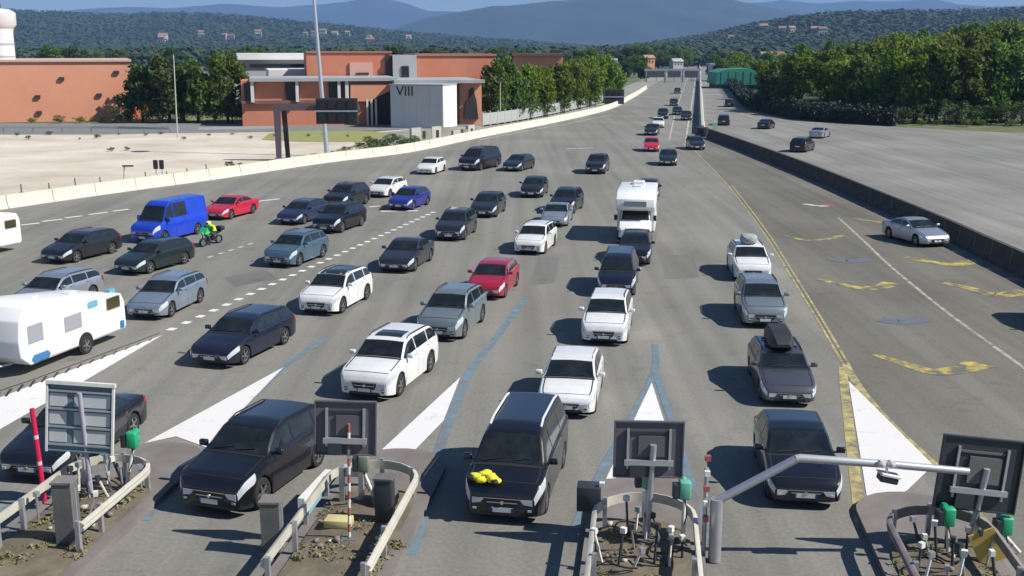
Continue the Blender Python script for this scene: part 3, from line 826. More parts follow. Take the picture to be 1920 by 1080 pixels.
def caravan(origin, rz, L, W, H, rear_drop, label, blue=True, name='caravan'):
    """local +X is the travelling direction; origin under the middle of the floor"""
    root = empty(name, origin, rz); tag(root, label, 'caravan')
    z0 = .38
    prof = [(-L / 2, z0 + .10), (-L / 2 + .12, z0), (L / 2 - .5, z0), (L / 2 - .05, z0 + .35), (L / 2, z0 + .9), (L / 2 - .10, H - .55), (L / 2 - .45, H - .12),
            (L / 2 - 1.0, H), (-L / 2 + .8, H - rear_drop), (-L / 2 + .22, H - rear_drop - .12), (-L / 2 + .03, H - rear_drop - .45)]
    mb = MB(); mb.prism([Vector((x, 0, z)) for x, z in prof], (0, -W / 2, 0), (0, W / 2, 0))
    bevelled(mb, .05, 3).build('body', white_body, root, smooth=40)
    for sd in (1, -1):
        def pan(nm, x0, x1, za, zb, m, off=.012, r=.06):
            q = MB().prism([Vector((x0 + r, 0, za)), Vector((x1 - r, 0, za)), Vector((x1, 0, za + r)), Vector((x1, 0, zb - r)), Vector((x1 - r, 0, zb)), Vector((x0 + r, 0, zb)), Vector((x0, 0, zb - r)), Vector((x0, 0, za + r))],
                           (0, sd * (W / 2 - .02), 0), (0, sd * (W / 2 + off), 0))
            if 'window' in nm: MB().prism([Vector((x0 - .04, 0, za - .04)), Vector((x1 + .04, 0, za - .04)), Vector((x1 + .04, 0, zb + .04)), Vector((x0 - .04, 0, zb + .04))], (0, sd * (W / 2 - .02), 0), (0, sd * (W / 2 + off - .005), 0)).build('window_frame', mat('grey_trim', (.3, .3, .31), .5), root)
            return q.build(nm, m, root)
        pan('rear_window', -L / 2 + .35, -L / 2 + 1.15, z0 + .95, z0 + 1.38, win_dark)
        pan('side_window', -.05 * L, .10 * L, z0 + .72, z0 + 1.22, win_grey)
        pan('front_window', .30 * L, .42 * L, z0 + .78, z0 + 1.35, win_grey)
        pan('door', .14 * L, .23 * L, z0 + .08, z0 + 1.75, mat('caravan_door', (.70, .70, .70), .45), .008)
        pan('skirt_line', -L / 2 + .3, L / 2 - .9, z0 + .02, z0 + .07, mat('grey_trim', (.3, .3, .31), .5), .014, .01)
        if blue:
            pan('blue_flash', L / 2 - 1.5, L / 2 - .55, z0 + .02, z0 + .32, trim_blue, .014, .12)
            pan('cyan_flash', -L / 2 + .16, -L / 2 + .42, z0 + .06, z0 + .36, trim_blue, .014, .04)
            pan('roof_flash', -.22 * L, -.12 * L, H - rear_drop - .30, H - rear_drop - .04, trim_cyan, .014, .05)
        mb = MB(); mb.lathe([(.42, -.005), (.42, .02), (.0, .02)], 20, 'Y'); mb.build('wheel_arch', blackp, root, (-.02 * L - .35, sd * (W / 2 - .005), .40), (0, 0, 0 if sd > 0 else math.pi))
        ty, rm = wheel_mesh(.33)
        w = link('wheel', ty, root, (-.02 * L - .35, sd * (W / 2 - .06), .33), (0, 0, 0 if sd > 0 else math.pi)); link('rim', rm, w)
    # roof fittings
    for (x, y, s) in ((L * .18, 0, .5), (-L * .15, .2, .4)):
        b_ = MB().box((0, 0, 0), (s, s, .09)); bevelled(b_, .03, 2).build('roof_hatch', mat('hatch_white', (.66, .67, .68), .5), root, (x, y, H - rear_drop * max(0, .5 - x / L) + .03), (0, rear_drop / L, 0))
    if blue: MB().box((-L / 2 + .55, W / 2 - .25, H - rear_drop + .02), (.35, .22, .16)).build('corner_fitting', trim_cyan, root)
    # drawbar
    mb = MB(); mb.tube([(L / 2 - .4, .4, .42), (L / 2 + 1.0, 0, .45)], .04); mb.tube([(L / 2 - .4, -.4, .42), (L / 2 + 1.0, 0, .45)], .04)
    mb.tube([(L / 2 + .7, 0, 0.02), (L / 2 + .7, 0, .6)], .035); mb.build('drawbar', mat('galvanised', (.45, .46, .47), .45, .6), root)
    return root

pa, pb = A(238, 614, .38), A(52, 688, .38)
d_ = (pb - pa).normalized(); nn_ = Vector((d_.y, -d_.x, 0))
if nn_.y > 0: nn_ = -nn_
Lc = 6.0; Wc = 2.2
org = pa + d_ * (Lc / 2) - nn_ * (Wc / 2); org.z = 0
caravan(org, math.atan2(d_.y, d_.x), Lc, Wc, 2.55, .62, 'white caravan with blue corner flashes at the left edge')
q = A(18, 470); dd = Vector((math.sin(math.radians(-20)), -math.cos(math.radians(-20)), 0))
o2 = q + dd * 1.6 + Vector((-.75, 0, 0)); o2.z = 0
caravan(o2, math.atan2(dd.y, dd.x), 5.0, 2.1, 2.35, .15, 'white caravan without blue trim cut off by the left edge farther back', blue=False)

def motorhome(X, Y, hdg):
    dx, dy = math.sin(math.radians(hdg)), -math.cos(math.radians(hdg))
    root = empty('motorhome', (X, Y, 0), math.atan2(dy, dx)); tag(root, 'tall white motorhome with an overhanging cab in the middle lane', 'motorhome')
    L, W, H = 6.4, 2.25, 2.95
    prof = [(-L / 2, .55), (.9, .45), (.9, 1.75), (1.9, 1.80), (2.45, 2.05), (2.35, 2.55), (1.7, 2.88), (1.2, H), (-L / 2 + .1, H - .03), (-L / 2, H - .2)]
    mb = MB(); mb.prism([Vector((x, 0, z)) for x, z in prof], (0, -W / 2, 0), (0, W / 2, 0))
    bevelled(mb, .05, 3).build('living_box', white_body, root, smooth=40)
    cab = Car('van')
    # cab: lofted nose with screen
    secs = [(1.0, .94, .45, 1.02, 1.85, .86), (1.55, .94, .42, 1.15, 1.80, .80), (2.25, .94, .42, 1.15, 1.28, .88), (2.95, .90, .40, 1.02, 1.06, .84), (3.2, .74, .42, .82, .88, .66)]
    vs = []
    for (x, w, zl, zs, zt, wt) in secs:
        vs += [Vector((x, s_ * a, z)) for s_, a, z in ((1, w, zl), (1, w, zs), (1, wt, zt), (-1, wt, zt), (-1, w, zs), (-1, w, zl))]
    fs = [(i * 6 + j, i * 6 + (j + 1) % 6, i * 6 + 6 + (j + 1) % 6, i * 6 + 6 + j) for i in range(4) for j in range(6)] + [tuple(range(6)), tuple(range(24, 30))]
    MB().add(vs, fs).build('cab', white_body, root, smooth=30)
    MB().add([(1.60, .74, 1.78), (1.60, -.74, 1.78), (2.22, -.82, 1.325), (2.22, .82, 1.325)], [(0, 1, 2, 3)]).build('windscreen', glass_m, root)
    for s_ in (1, -1):
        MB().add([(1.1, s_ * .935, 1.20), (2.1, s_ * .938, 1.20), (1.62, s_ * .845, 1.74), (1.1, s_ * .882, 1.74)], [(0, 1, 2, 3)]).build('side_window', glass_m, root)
        MB().box((3.10, s_ * .68, .78), (.16, .26, .16)).build('headlight', lamp_m, root)
        mm = bevelled(MB().box((0, 0, 0), (.12, .2, .32)), .03); mm.build('mirror', blackp, root, (2.05, s_ * 1.14, 1.42), smooth=50)
        MB().prism([Vector((-1.8, 0, 1.4)), Vector((-.7, 0, 1.4)), Vector((-.7, 0, 2.0)), Vector((-1.8, 0, 2.0))], (0, s_ * (W / 2 - .02), 0), (0, s_ * (W / 2 + .015), 0)).build('box_window', win_grey, root)
        for ax in (2.5, -1.7):
            ty, rm = wheel_mesh(.35); w = link('wheel', ty, root, (ax, s_ * .88, .35), (0, 0, 0 if s_ > 0 else math.pi)); link('rim', rm, w)
    MB().box((3.21, 0, .72), (.05, .8, .18)).build('grille', blackp, root)
    MB().box((3.22, 0, .5), (.03, .52, .115)).build('number_plate', plate_m, root)
    MB().box((2.44, 0, 2.28), (.06, 1.3, .30)).build('alcove_window', win_grey, root)
    bevelled(MB().box((0, 0, 0), (.7, .5, .1)), .03).build('roof_hatch', mat('hatch_white', (.66, .67, .68), .5), root, (-.6, 0, H + .04))
    bevelled(MB().box((0, 0, 0), (.9, .7, .2)), .06).build('roof_unit', mat('hatch_white', (.66, .67, .68), .5), root, (-2.0, 0, H + .08))
motorhome(7.55, 65.6, -9)

# ------------------------------------------------------------ loads on the cars
def lump(name, pts, m, loc, rz, label, cat, seed=1, sub=3, rough=.10):
    """rounded soft bundle from an icosphere pressed into a box (sx, sy, sz)"""
    sx, sy, sz = pts
    bm = bmesh.new(); bmesh.ops.create_icosphere(bm, subdivisions=sub, radius=1)
    for v in bm.verts:
        c_ = v.co.copy()
        p = Vector([math.copysign(abs(a) ** .6, a) for a in c_])
        nz = mnoise.fractal(c_ * 1.7 + Vector((seed, 0, 0)), 1.0, 2.0, 3)
        p *= 1 + rough * nz
        v.co = Vector((p.x * sx / 2, p.y * sy / 2, p.z * sz / 2 + sz * .46))
    me = bpy.data.meshes.new(name); bm.to_mesh(me); bm.free(); me.materials.append(m)
    me.polygons.foreach_set('use_smooth', [True] * len(me.polygons))
    return tag(link(name, me, None, loc, (0, 0, rz)), label, cat)

def on_car(root, t, x, dz=.03):
    """world point on the roof centre line of a car"""
    c_ = Car(t); q = c_.S(x * c_.L, 10)
    return root.matrix_basis @ (q + Vector((0, 0, dz)))
bpy.context.view_layer.update()
r1 = by_label('carrying a pale grey bag'); r2 = by_label('with a tall dark roof box'); r3 = by_label('yellow bundle on its bonnet')
lump('roof_bag', (1.25, .80, .44), mat('bag_grey', (.34, .36, .36), .8, var=.2, scale=3), on_car(r1, 'suv', .56, .0), r1.rotation_euler.z, 'pale grey bulging bag strapped on the roof of the white SUV', 'roof bag', 3)
lb = empty('roof_box', on_car(r2, 'wagon', .62, .01), r2.rotation_euler.z); tag(lb, 'dark plastic roof box mounted on the grey estate car', 'roof box')
vs_ = []
for (x, w, z0, z1, wt) in ((-1.0, .34, .05, .36, .28), (-.8, .41, .03, .47, .30), (.35, .41, .03, .48, .30), (.8, .36, .04, .36, .26), (1.02, .24, .10, .20, .18)):
    vs_ += [Vector((x, s_ * a, z)) for s_, a, z in ((1, w, z0), (1, w, (z0 + z1) / 2), (1, wt, z1), (-1, wt, z1), (-1, w, (z0 + z1) / 2), (-1, w, z0))]
MB().add(vs_, [(i * 6 + j, i * 6 + (j + 1) % 6, i * 6 + 6 + (j + 1) % 6, i * 6 + 6 + j) for i in range(4) for j in range(6)] + [tuple(range(6)), tuple(range(24, 30))]).build('shell', mat('bag_dark', (.022, .024, .028), .6, var=.3, scale=3), lb, smooth=35)
for x in (-.55, .45): MB().box((x, 0, .0), (.06, 1.05, .05)).build('crossbar', blackp, lb)
yb = empty('bundle', on_car(r3, 'mpv', .062, .0) + Vector((-.50, 0, -.03))); tag(yb, 'crumpled yellow and black bundle lying on the bonnet of the people carrier', 'bundle')
yel_m = mat('yellow_cloth', (.72, .66, .03), .7, var=.15, scale=6)
for i, (x, y, s) in enumerate(((-.18, .02, .30), (.04, .10, .36), (.20, -.10, .34), (-.05, -.16, .26), (.33, -.22, .2))):
    b_ = lump('yellow_fold', (s, s * .8, s * .5), yel_m, (x, y, 0), i, None, None, i + 20, 2, .25); b_.parent = yb
for i, (x, y, s) in enumerate(((-.30, -.02, .2), (.07, -.03, .2), (.28, -.32, .16))):
    b_ = lump('black_fold', (s, s, s * .6), blackp, (x, y, .02), i, None, None, i + 40, 2, .25); b_.parent = yb

# ------------------------------------------------------------ motorcycle and rider
mpos = A(396, 459); mh = -24
mrz = math.atan2(-math.cos(math.radians(mh)), math.sin(math.radians(mh)))
mc = empty('motorcycle', mpos, mrz); mc.scale = (.95, 1.1, .80); tag(mc, 'motorcycle with green fairing behind the dark green car, ridden towards the toll', 'motorcycle')
for nm, x in (('front_wheel', .72), ('rear_wheel', -.72)):
    MB().lathe([(.24, -.06), (.30, -.06), (.32, 0), (.30, .06), (.24, .06)], 20, 'Y').build(nm, tyre_m, mc, (x, 0, .32), smooth=50)
    MB().lathe([(.24, .02), (.0, .02)], 16, 'Y').build('rim', rim_m, mc.children[-1])
bevelled(MB().box((0, 0, 0), (.55, .26, .34)), .06).build('engine', mat('engine_grey', (.10, .10, .105), .4, .7), mc, (.02, 0, .48), smooth=50)
lump('tank', (.52, .34, .30), mat('bike_green', (.05, .50, .16), .35, coat=.5), (.20, 0, .76), 0, None, None, 2, 2, .02).parent = mc
MB().prism([Vector((.05, 0, .84)), Vector((-.35, 0, .80)), Vector((-.85, 0, .92)), Vector((-.85, 0, .84)), Vector((-.30, 0, .70)), Vector((.05, 0, .72))], (0, -.14, 0), (0, .14, 0)).build('seat', blackp, mc)
mb = MB(); [mb.tube([(.72, s_ * .10, .32), (.50, s_ * .10, .98)], .028) for s_ in (1, -1)]; mb.build('fork', mat('dark_steel', (.06, .06, .065), .5, .6), mc)
MB().tube([(.42, .40, 1.06), (.50, .2, 1.03), (.50, -.2, 1.03), (.42, -.40, 1.06)], .018).build('handlebar', blackp, mc)
MB().prism([Vector((.50, 0, .86)), Vector((.78, 0, .92)), Vector((.66, 0, 1.12)), Vector((.52, 0, 1.36)), Vector((.48, 0, 1.1))], (0, -.22, 0), (0, .22, 0)).build('fairing', mat('bike_green', (.05, .50, .16), .35, coat=.5), mc)
MB().lathe([(0, .05), (.08, .04), (.09, 0)], 12, 'Y').build('headlight', lamp_m, mc, (.76, 0, .93), (0, 0, -math.pi / 2))
bevelled(MB().box((0, 0, 0), (.36, .40, .32)), .05).build('top_case', blackp, mc, (-.92, 0, 1.08), smooth=50)
mb = MB(); mb.tube([(-.1, -.16, .36), (-.5, -.19, .36), (-.95, -.2, .46)], [.03, .05, .055]); mb.build('exhaust', chrome_m, mc)

def person(name, joints, edges, loc, rz, label, mats):
    me = bpy.data.meshes.new(name)
    keys = list(joints)
    me.from_pydata([joints[k][0] for k in keys], [(keys.index(a), keys.index(b)) for a, b in edges], [])
    o = link(name, me, None, loc, (0, 0, rz))
    sk = o.modifiers.new('skin', 'SKIN')
    for i, k in enumerate(keys):
        r = joints[k][1]
        me.skin_vertices[0].data[i].radius = (r, r) if not isinstance(r, tuple) else r
        me.skin_vertices[0].data[i].use_root = (i == 0)
    sb = o.modifiers.new('sub', 'SUBSURF'); sb.levels = 2; sb.render_levels = 2
    dg = bpy.context.evaluated_depsgraph_get(); dg.update()
    nm = bpy.data.meshes.new_from_object(o.evaluated_get(dg)); o.modifiers.clear(); o.data = nm; bpy.data.meshes.remove(me)
    nm.materials.clear(); [nm.materials.append(m) for m in mats]
    nm.polygons.foreach_set('use_smooth', [True] * len(nm.polygons))
    return tag(o, label, 'person')
J = {'pelvis': ((-.28, 0, .93), .16), 'spine': ((-.20, 0, 1.10), .18), 'chest': ((-.02, 0, 1.30), (.24, .20)), 'neck': ((.10, 0, 1.46), .08),
     'shl': ((.0, .22, 1.38), .10), 'ell': ((.14, .40, 1.18), .075), 'hal': ((.38, .36, 1.08), .045), 'shr': ((.0, -.22, 1.38), .10), 'elr': ((.14, -.40, 1.18), .075), 'har': ((.38, -.36, 1.08), .045),
     'hil': ((-.24, .12, .90), .11), 'knl': ((.18, .27, .80), .085), 'anl': ((-.08, .24, .42), .06), 'tol': ((.12, .25, .36), .05),
     'hir': ((-.24, -.12, .90), .11), 'knr': ((.18, -.27, .80), .085), 'anr': ((-.08, -.24, .42), .06), 'tor': ((.12, -.25, .36), .05)}
EG = [('pelvis', 'spine'), ('spine', 'chest'), ('chest', 'neck'), ('chest', 'shl'), ('shl', 'ell'), ('ell', 'hal'), ('chest', 'shr'), ('shr', 'elr'), ('elr', 'har'),
      ('pelvis', 'hil'), ('hil', 'knl'), ('knl', 'anl'), ('anl', 'tol'), ('pelvis', 'hir'), ('hir', 'knr'), ('knr', 'anr'), ('anr', 'tor')]
vest = mat('green_vest', (.06, .55, .12), .75); lime = mat('lime_sleeve', (.62, .72, .05), .75); dark_cloth = mat('dark_cloth', (.03, .035, .05), .85)
rider = person('person', J, EG, mpos, mrz, 'motorcyclist in a green jacket and yellow helmet', [dark_cloth, vest, lime])
for p_ in rider.data.polygons:
    if p_.center.z > 1.0 and p_.center.x < .30: p_.material_index = 2 if (abs(p_.center.y) > .17 or p_.center.z > 1.42) else 1
rider.scale = (.95, 1.1, .80)
hm = lump('helmet', (.30, .25, .29), mat('yellow_helmet', (.75, .78, .12), .3, coat=.5), (.15, 0, 1.47), 0, None, None, 5, 3, 0.0); hm.parent = rider
MB().add([(.29, .10, 1.66), (.315, 0, 1.66), (.29, -.10, 1.66), (.29, -.10, 1.57), (.315, 0, 1.56), (.29, .10, 1.57)], [(0, 1, 4, 5), (1, 2, 3, 4)]).build('visor', glass_m, rider)
for s_ in (1, -1):   # gloved hands closed on the grips
    g_ = lump('glove', (.10, .11, .09), blackp, (.40, s_ * .37, 1.01), 0, None, None, 6, 2, .1); g_.parent = rider
    for k in range(4):
        MB().tube([(.38, s_ * (.335 + k * .024), 1.10), (.44, s_ * (.335 + k * .024), 1.085), (.455, s_ * (.335 + k * .024), 1.045), (.42, s_ * (.335 + k * .024), 1.03)], .011, 6).build('finger', blackp, rider)

# ------------------------------------------------------------ hills and mountains
def ridge(name, pxs, D, depth, m, rough, seed, nx=150, ny=26, back=.9):
    """a range of hills whose crest stands at forward distance D; pxs give the crest line"""
    X0, X1 = pxs[0][0], pxs[-1][0]
    vs = []
    for j in range(ny):
        t = j / (ny - 1)
        for i in range(nx):
            px = X0 + (X1 - X0) * i / (nx - 1)
            py = np.interp(px, [p[0] for p in pxs], [p[1] for p in pxs])
            top = P(px, py, D)
            Y = D - depth + depth * (1 + back) * t
            s_ = t * (1 + back)
            prof = (s_ * s_ * (3 - 2 * s_)) if s_ <= 1 else max(0, 1 - (s_ - 1) ** 2 * .8)
            x = top.x * Y / D
            hz = top.z * prof
            n_ = mnoise.fractal(Vector((x / (depth * .45) + seed, Y / (depth * .45), seed)), 1.0, 2.1, 7)
            hz += n_ * rough * top.z * min(1, 2.2 * prof * (1.25 - min(1, prof)))+ n_ * rough * .18 * top.z * prof
            vs.append((x, Y, max(-2, hz)))
    mb = MB(); mb.add(vs, [(j * nx + i, j * nx + i + 1, (j + 1) * nx + i + 1, (j + 1) * nx + i) for j in range(ny - 1) for i in range(nx - 1)])
    return tag(mb.build(name, m, smooth=180), kind='structure')

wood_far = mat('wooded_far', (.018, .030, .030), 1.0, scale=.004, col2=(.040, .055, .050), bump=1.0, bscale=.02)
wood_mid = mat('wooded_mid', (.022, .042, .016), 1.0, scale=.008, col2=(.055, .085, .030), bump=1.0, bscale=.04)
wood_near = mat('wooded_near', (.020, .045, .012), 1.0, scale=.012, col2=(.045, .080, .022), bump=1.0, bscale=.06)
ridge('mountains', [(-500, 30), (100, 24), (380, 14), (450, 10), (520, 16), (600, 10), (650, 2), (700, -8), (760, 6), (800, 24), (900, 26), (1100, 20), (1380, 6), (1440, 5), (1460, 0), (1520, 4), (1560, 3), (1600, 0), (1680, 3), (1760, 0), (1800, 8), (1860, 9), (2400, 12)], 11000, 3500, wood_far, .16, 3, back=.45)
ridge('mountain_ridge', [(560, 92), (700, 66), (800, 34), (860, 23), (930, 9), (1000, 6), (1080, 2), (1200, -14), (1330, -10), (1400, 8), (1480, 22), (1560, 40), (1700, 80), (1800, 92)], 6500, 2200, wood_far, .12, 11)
ridge('left_hills', [(-600, 22), (-100, 28), (60, 32), (140, 36), (250, 38), (275, 34), (400, 36), (480, 42), (600, 54), (700, 64), (800, 72), (900, 80), (1000, 88), (1100, 96), (1250, 104)], 3200, 1300, wood_mid, .10, 21)
ridge('right_hills', [(1080, 108), (1200, 97), (1310, 81), (1400, 61), (1480, 47), (1560, 39), (1650, 37), (1750, 34), (1850, 29), (1920, 26), (2500, 10)], 2100, 900, wood_near, .08, 31)

# ------------------------------------------------------------ foliage
leaf = {
    'dark': mat('leaf_dark', (.042, .082, .014), .7, scale=.6, col2=(.075, .128, .022), trans=.32, obj_var=.25),
    'mid': mat('leaf_mid', (.085, .150, .018), .7, scale=.6, col2=(.135, .205, .026), trans=.46, obj_var=.25),
    'light': mat('leaf_light', (.135, .205, .016), .7, scale=.6, col2=(.195, .265, .026), trans=.48, obj_var=.22),
}
bark_m = mat('bark', (.075, .055, .040), .9, var=.3, scale=5, bump=.4, bscale=12)

def leaf_cloud(rng, lobes, n, size):
    """numpy cloud of bent leaf-clump faces on and in ellipsoid lobes [(cx,cy,cz,rx,ry,rz)]"""
    lob = np.array(lobes); wgt = (lob[:, 3] * lob[:, 5]); wgt = wgt / wgt.sum()
    idx = rng.choice(len(lob), n, p=wgt)
    d = rng.normal(size=(n, 3)); d /= np.linalg.norm(d, axis=1)[:, None]
    r = rng.uniform(.25, 1, n) ** .45
    c_ = lob[idx, :3] + d * r[:, None] * lob[idx, 3:6] * (1 + .12 * rng.normal(size=(n, 1)))
    # leaf planes lie roughly along the lobe's surface, with scatter
    nrm = d + .8 * rng.normal(size=(n, 3)); nrm /= np.linalg.norm(nrm, axis=1)[:, None]
    a = np.cross(nrm, rng.normal(size=(n, 3))); a /= np.linalg.norm(a, axis=1)[:, None]
    b = np.cross(nrm, a)
    s = size * rng.uniform(.55, 1.25, (n, 1))
    v = np.empty((n, 5, 3))
    v[:, 0] = c_ - a * s; v[:, 1] = c_ - b * s * .55 + nrm * s * .15; v[:, 2] = c_ + a * s; v[:, 3] = c_ + b * s * .6 + nrm * s * .1
    v[:, 4] = c_ - nrm * s * .18
    f = np.array([[0, 1, 4], [1, 2, 4], [2, 3, 4], [3, 0, 4]])
    F = (f[None] + 5 * np.arange(n)[:, None, None]).reshape(-1, 3)
    return v.reshape(-1, 3), F

def np_mesh(name, v, f, m):
    me = bpy.data.meshes.new(name)
    me.vertices.add(len(v)); me.vertices.foreach_set('co', np.asarray(v, np.float32).ravel())
    me.loops.add(f.size); me.loops.foreach_set('vertex_index', f.astype(np.int32).ravel())
    k = f.shape[1]
    me.polygons.add(len(f)); me.polygons.foreach_set('loop_start', np.arange(0, f.size, k, dtype=np.int32))
    me.polygons.foreach_set('loop_total', np.full(len(f), k, np.int32))
    me.materials.append(m); me.update(); me.validate()
    return me

def tree_variant(seed, kind, hw=.42, n=1500, tall=1.0, bushy=False):
    """unit tree 1 m high (crown + trunk); scaled when placed"""
    rng = np.random.default_rng(seed)
    lobes = []
    base = .08 if bushy else .14
    for k in range(15):
        t = rng.uniform(0, 1); z = base + (1 - base) * (.12 + .78 * t)
        rad = hw * math.sin(math.pi * (.22 + .66 * t)) * rng.uniform(.35, .85); an = rng.uniform(0, 2 * math.pi)
        s = rng.uniform(.11, .19)
        lobes.append((rad * math.cos(an), rad * math.sin(an), z, s, s, s * rng.uniform(.7, 1.0)))
    lobes.append((0, 0, base + (1 - base) * .5, hw * .55, hw * .55, (1 - base) * .38))
    v, f = leaf_cloud(rng, lobes, n, .040)
    crown = np_mesh('crown', v, f, leaf[kind])
    mb = MB()
    mb.tube([(0, 0, 0), (.01, 0, base * .6), (-.006, .008, base + .15), (.01, -.01, base + .45)], [.030, .024, .018, .006], 7)
    for L_ in lobes[:7]:
        z0 = base + .12 * rng.uniform(0, 1)
        mb.tube([(0, 0, z0), (L_[0] * .5, L_[1] * .5, (z0 + L_[2]) / 2 - .01), (L_[0], L_[1], L_[2])], [.012, .008, .003], 5)
    return crown, mb.mesh('trunk', bark_m, 60)

VAR = {}
for k in ('dark', 'mid', 'light'):
    VAR[k] = [tree_variant(100 + i * 7 + len(k), k, hw=(.36, .44, .50)[i], n=2600) for i in range(3)]
VAR['bush'] = [tree_variant(300 + i, 'mid', hw=.62, n=900, bushy=True) for i in range(2)]
VAR['bushd'] = [tree_variant(320 + i, 'dark', hw=.62, n=900, bushy=True) for i in range(2)]
VAR['column'] = [tree_variant(340 + i, 'light', hw=.30, n=1300) for i in range(2)]

def tree(loc, h, kind, label, group=None, w=1.0, name='tree', cat='tree', vi=None, stem='trunk', crown='crown'):
    vs = VAR[kind]; cr, tr = vs[rnd.randrange(len(vs)) if vi is None else vi]
    root = empty(name, loc, rnd.uniform(0, 6.28)); root.scale = (h * w, h * w, h)
    tag(root, label, cat, group)
    link(crown, cr, root); link(stem, tr, root)
    return root

def tree_px(px, py_base, py_top, kind, label, group=None, w=1.0, **k):
    b = A(px, py_base); t = P(px, py_top, b.y)
    return tree(b, t.z, kind, label, group, w, **k)

# trees round the buildings on the left
tree_px(268, 228, 118, 'dark', 'dark leafy tree beside the long salmon wall', w=1.0)
tree_px(318, 229, 102, 'dark', 'tall dark tree in the middle of the clump between the two salmon buildings', w=.95)
tree_px(372, 230, 112, 'mid', 'dark tree right of the thin pale lamp pole', w=.9)
tree_px(428, 229, 100, 'mid', 'lighter green tree at the right end of the clump beside the salmon building', w=.85)
tree_px(345, 226, 122, 'dark', 'low dark tree behind the thin pale lamp pole', w=1.1)
G1 = 'green trees right of the salmon building'
for i, (x, b, t, k, w) in enumerate([(922, 229, 112, 'mid', .8), (956, 226, 106, 'mid', .75), (988, 223, 110, 'light', .75), (1018, 219, 116, 'light', .7), (1046, 213, 108, 'light', .75),
                                     (1076, 206, 98, 'light', .8), (1106, 200, 92, 'light', .75), (1132, 193, 95, 'light', .7), (1152, 186, 106, 'light', .65), (938, 222, 128, 'mid', 1.0), (1004, 214, 130, 'mid', 1.0)]):
    tree_px(x, b, t, k, 'leafy green tree in the row between the salmon building and the road', G1, w)
for (x, t, k) in ((246, 190, 'bushd'), (276, 182, 'bush'), (306, 184, 'bushd'), (340, 186, 'bush'), (372, 180, 'bushd'), (404, 184, 'bush'), (436, 178, 'bush'), (456, 190, 'bushd')):
    tree_px(x, 230, t, k, 'bushy undergrowth below the dark tree clump', 'undergrowth of the dark tree clump', .95, name='bush', cat='bush', crown='foliage', stem='stem')
for (x, b, t, k) in ((930, 230, 165, 'bush'), (962, 227, 168, 'bushd'), (994, 224, 164, 'bush'), (1026, 219, 160, 'bush'), (1058, 212, 156, 'bush'), (1088, 205, 152, 'bush'), (1116, 199, 150, 'bush'), (1140, 192, 148, 'bush')):
    tree_px(x, b, t, k, 'green bush filling the tree row beside the road', 'bushes in the tree row beside the road', .85, name='bush', cat='bush', crown='foliage', stem='stem')
# shrubs on the left
for i, (x, b, t, k) in enumerate([(60, 231, 219, 'bush'), (112, 231, 214, 'bush'), (150, 231, 216, 'bush'), (190, 231, 217, 'bushd'), (222, 231, 200, 'bushd'), (480, 230, 213, 'bush'), (520, 230, 208, 'bushd'), (560, 230, 210, 'bush'), (592, 230, 212, 'bushd')]):
    tree_px(x, b, t, k, 'low green bush at the foot of the salmon walls', 'bushes along the salmon walls', 1.5, name='bush', cat='bush', crown='foliage', stem='stem')
for i, (x, b, t, k, w) in enumerate([(650, 291, 272, 'bush', 1.4), (676, 288, 266, 'bushd', 1.5), (700, 285, 258, 'bushd', 1.6), (726, 281, 254, 'bushd', 1.6), (752, 277, 252, 'bushd', 1.5), (778, 272, 250, 'bush', 1.3), (690, 272, 254, 'bushd', 1.6), (735, 267, 250, 'bushd', 1.5)]):
    tree_px(x, b, t, k, 'dark olive scrub bush on the mound beside the left barrier', 'scrub on the mound', w, name='bush', cat='bush', crown='foliage', stem='stem')
for i, (x, b, t, k, w) in enumerate([(432, 318, 302, 'bushd', 1.6), (452, 316, 304, 'bushd', 1.4), (210, 283, 275, 'bushd', 2.0), (238, 282, 274, 'bushd', 1.6), (560, 303, 292, 'bush', 1.5), (590, 298, 286, 'bush', 1.3), (625, 294, 280, 'bush', 1.2), (640, 292, 276, 'bush', 1.3)]):
    tree_px(x, b, t, k, 'small weed clump on the sand behind the left barrier', 'weeds on the sand lot', w, name='weed', cat='weed', crown='foliage', stem='stem')
for i in range(16):
    x = 20 + i * 42 + rnd.uniform(-14, 14); b = rnd.uniform(252, 264)
    tree_px(x, b, b - rnd.uniform(4, 8), rnd.choice(['bush', 'bushd']), 'tiny scrub tuft at the back edge of the sand lot', 'scrub tufts at the back of the sand lot', rnd.uniform(1.5, 2.6), name='weed', cat='weed', crown='foliage', stem='stem')
# wood on the right
G2 = 'trees of the wood on the right'
rr = random.Random(4)
for i in range(13):
    x = 1462 + i * 42 + rr.uniform(-10, 10)
    base = 208 + min(1, (x - 1462) / 240) * 22
    top = np.interp(x, [1460, 1560, 1640, 1740, 1840, 2000], [120, 96, 100, 92, 82, 74]) + rr.uniform(-10, 12)
    tree_px(x, base, top, rr.choice(['mid', 'light', 'mid', 'dark']), 'full green tree at the front of the wood on the right', G2 + ', front row', rr.uniform(.85, 1.1))
for i in range(16):
    x = 1440 + i * 36 + rr.uniform(-12, 12)
    top = np.interp(x, [1440, 1500, 1600, 1700, 1800, 1900, 2000], [104, 86, 66, 54, 46, 42, 36]) + rr.uniform(-8, 14)
    b = A(x, 190 + rr.uniform(-6, 6)); t = P(x, top, b.y)
    tree(b, t.z, rr.choice(['light', 'light', 'mid']), 'pale green tree rising behind the front row of the wood', G2 + ', back row', rr.uniform(.8, 1.05))
for i in range(12):
    x = 1560 + i * 34 + rr.uniform(-12, 12)
    top = np.interp(x, [1560, 1700, 1900], [76, 54, 36]) + rr.uniform(-6, 10)
    Y = 300 + rr.uniform(-20, 50); t = P(x, top, Y)
    tree((t.x, Y, 0), t.z, rr.choice(['light', 'mid']), 'tree top showing above the wood on the right', G2 + ', tops', rr.uniform(.6, .8))
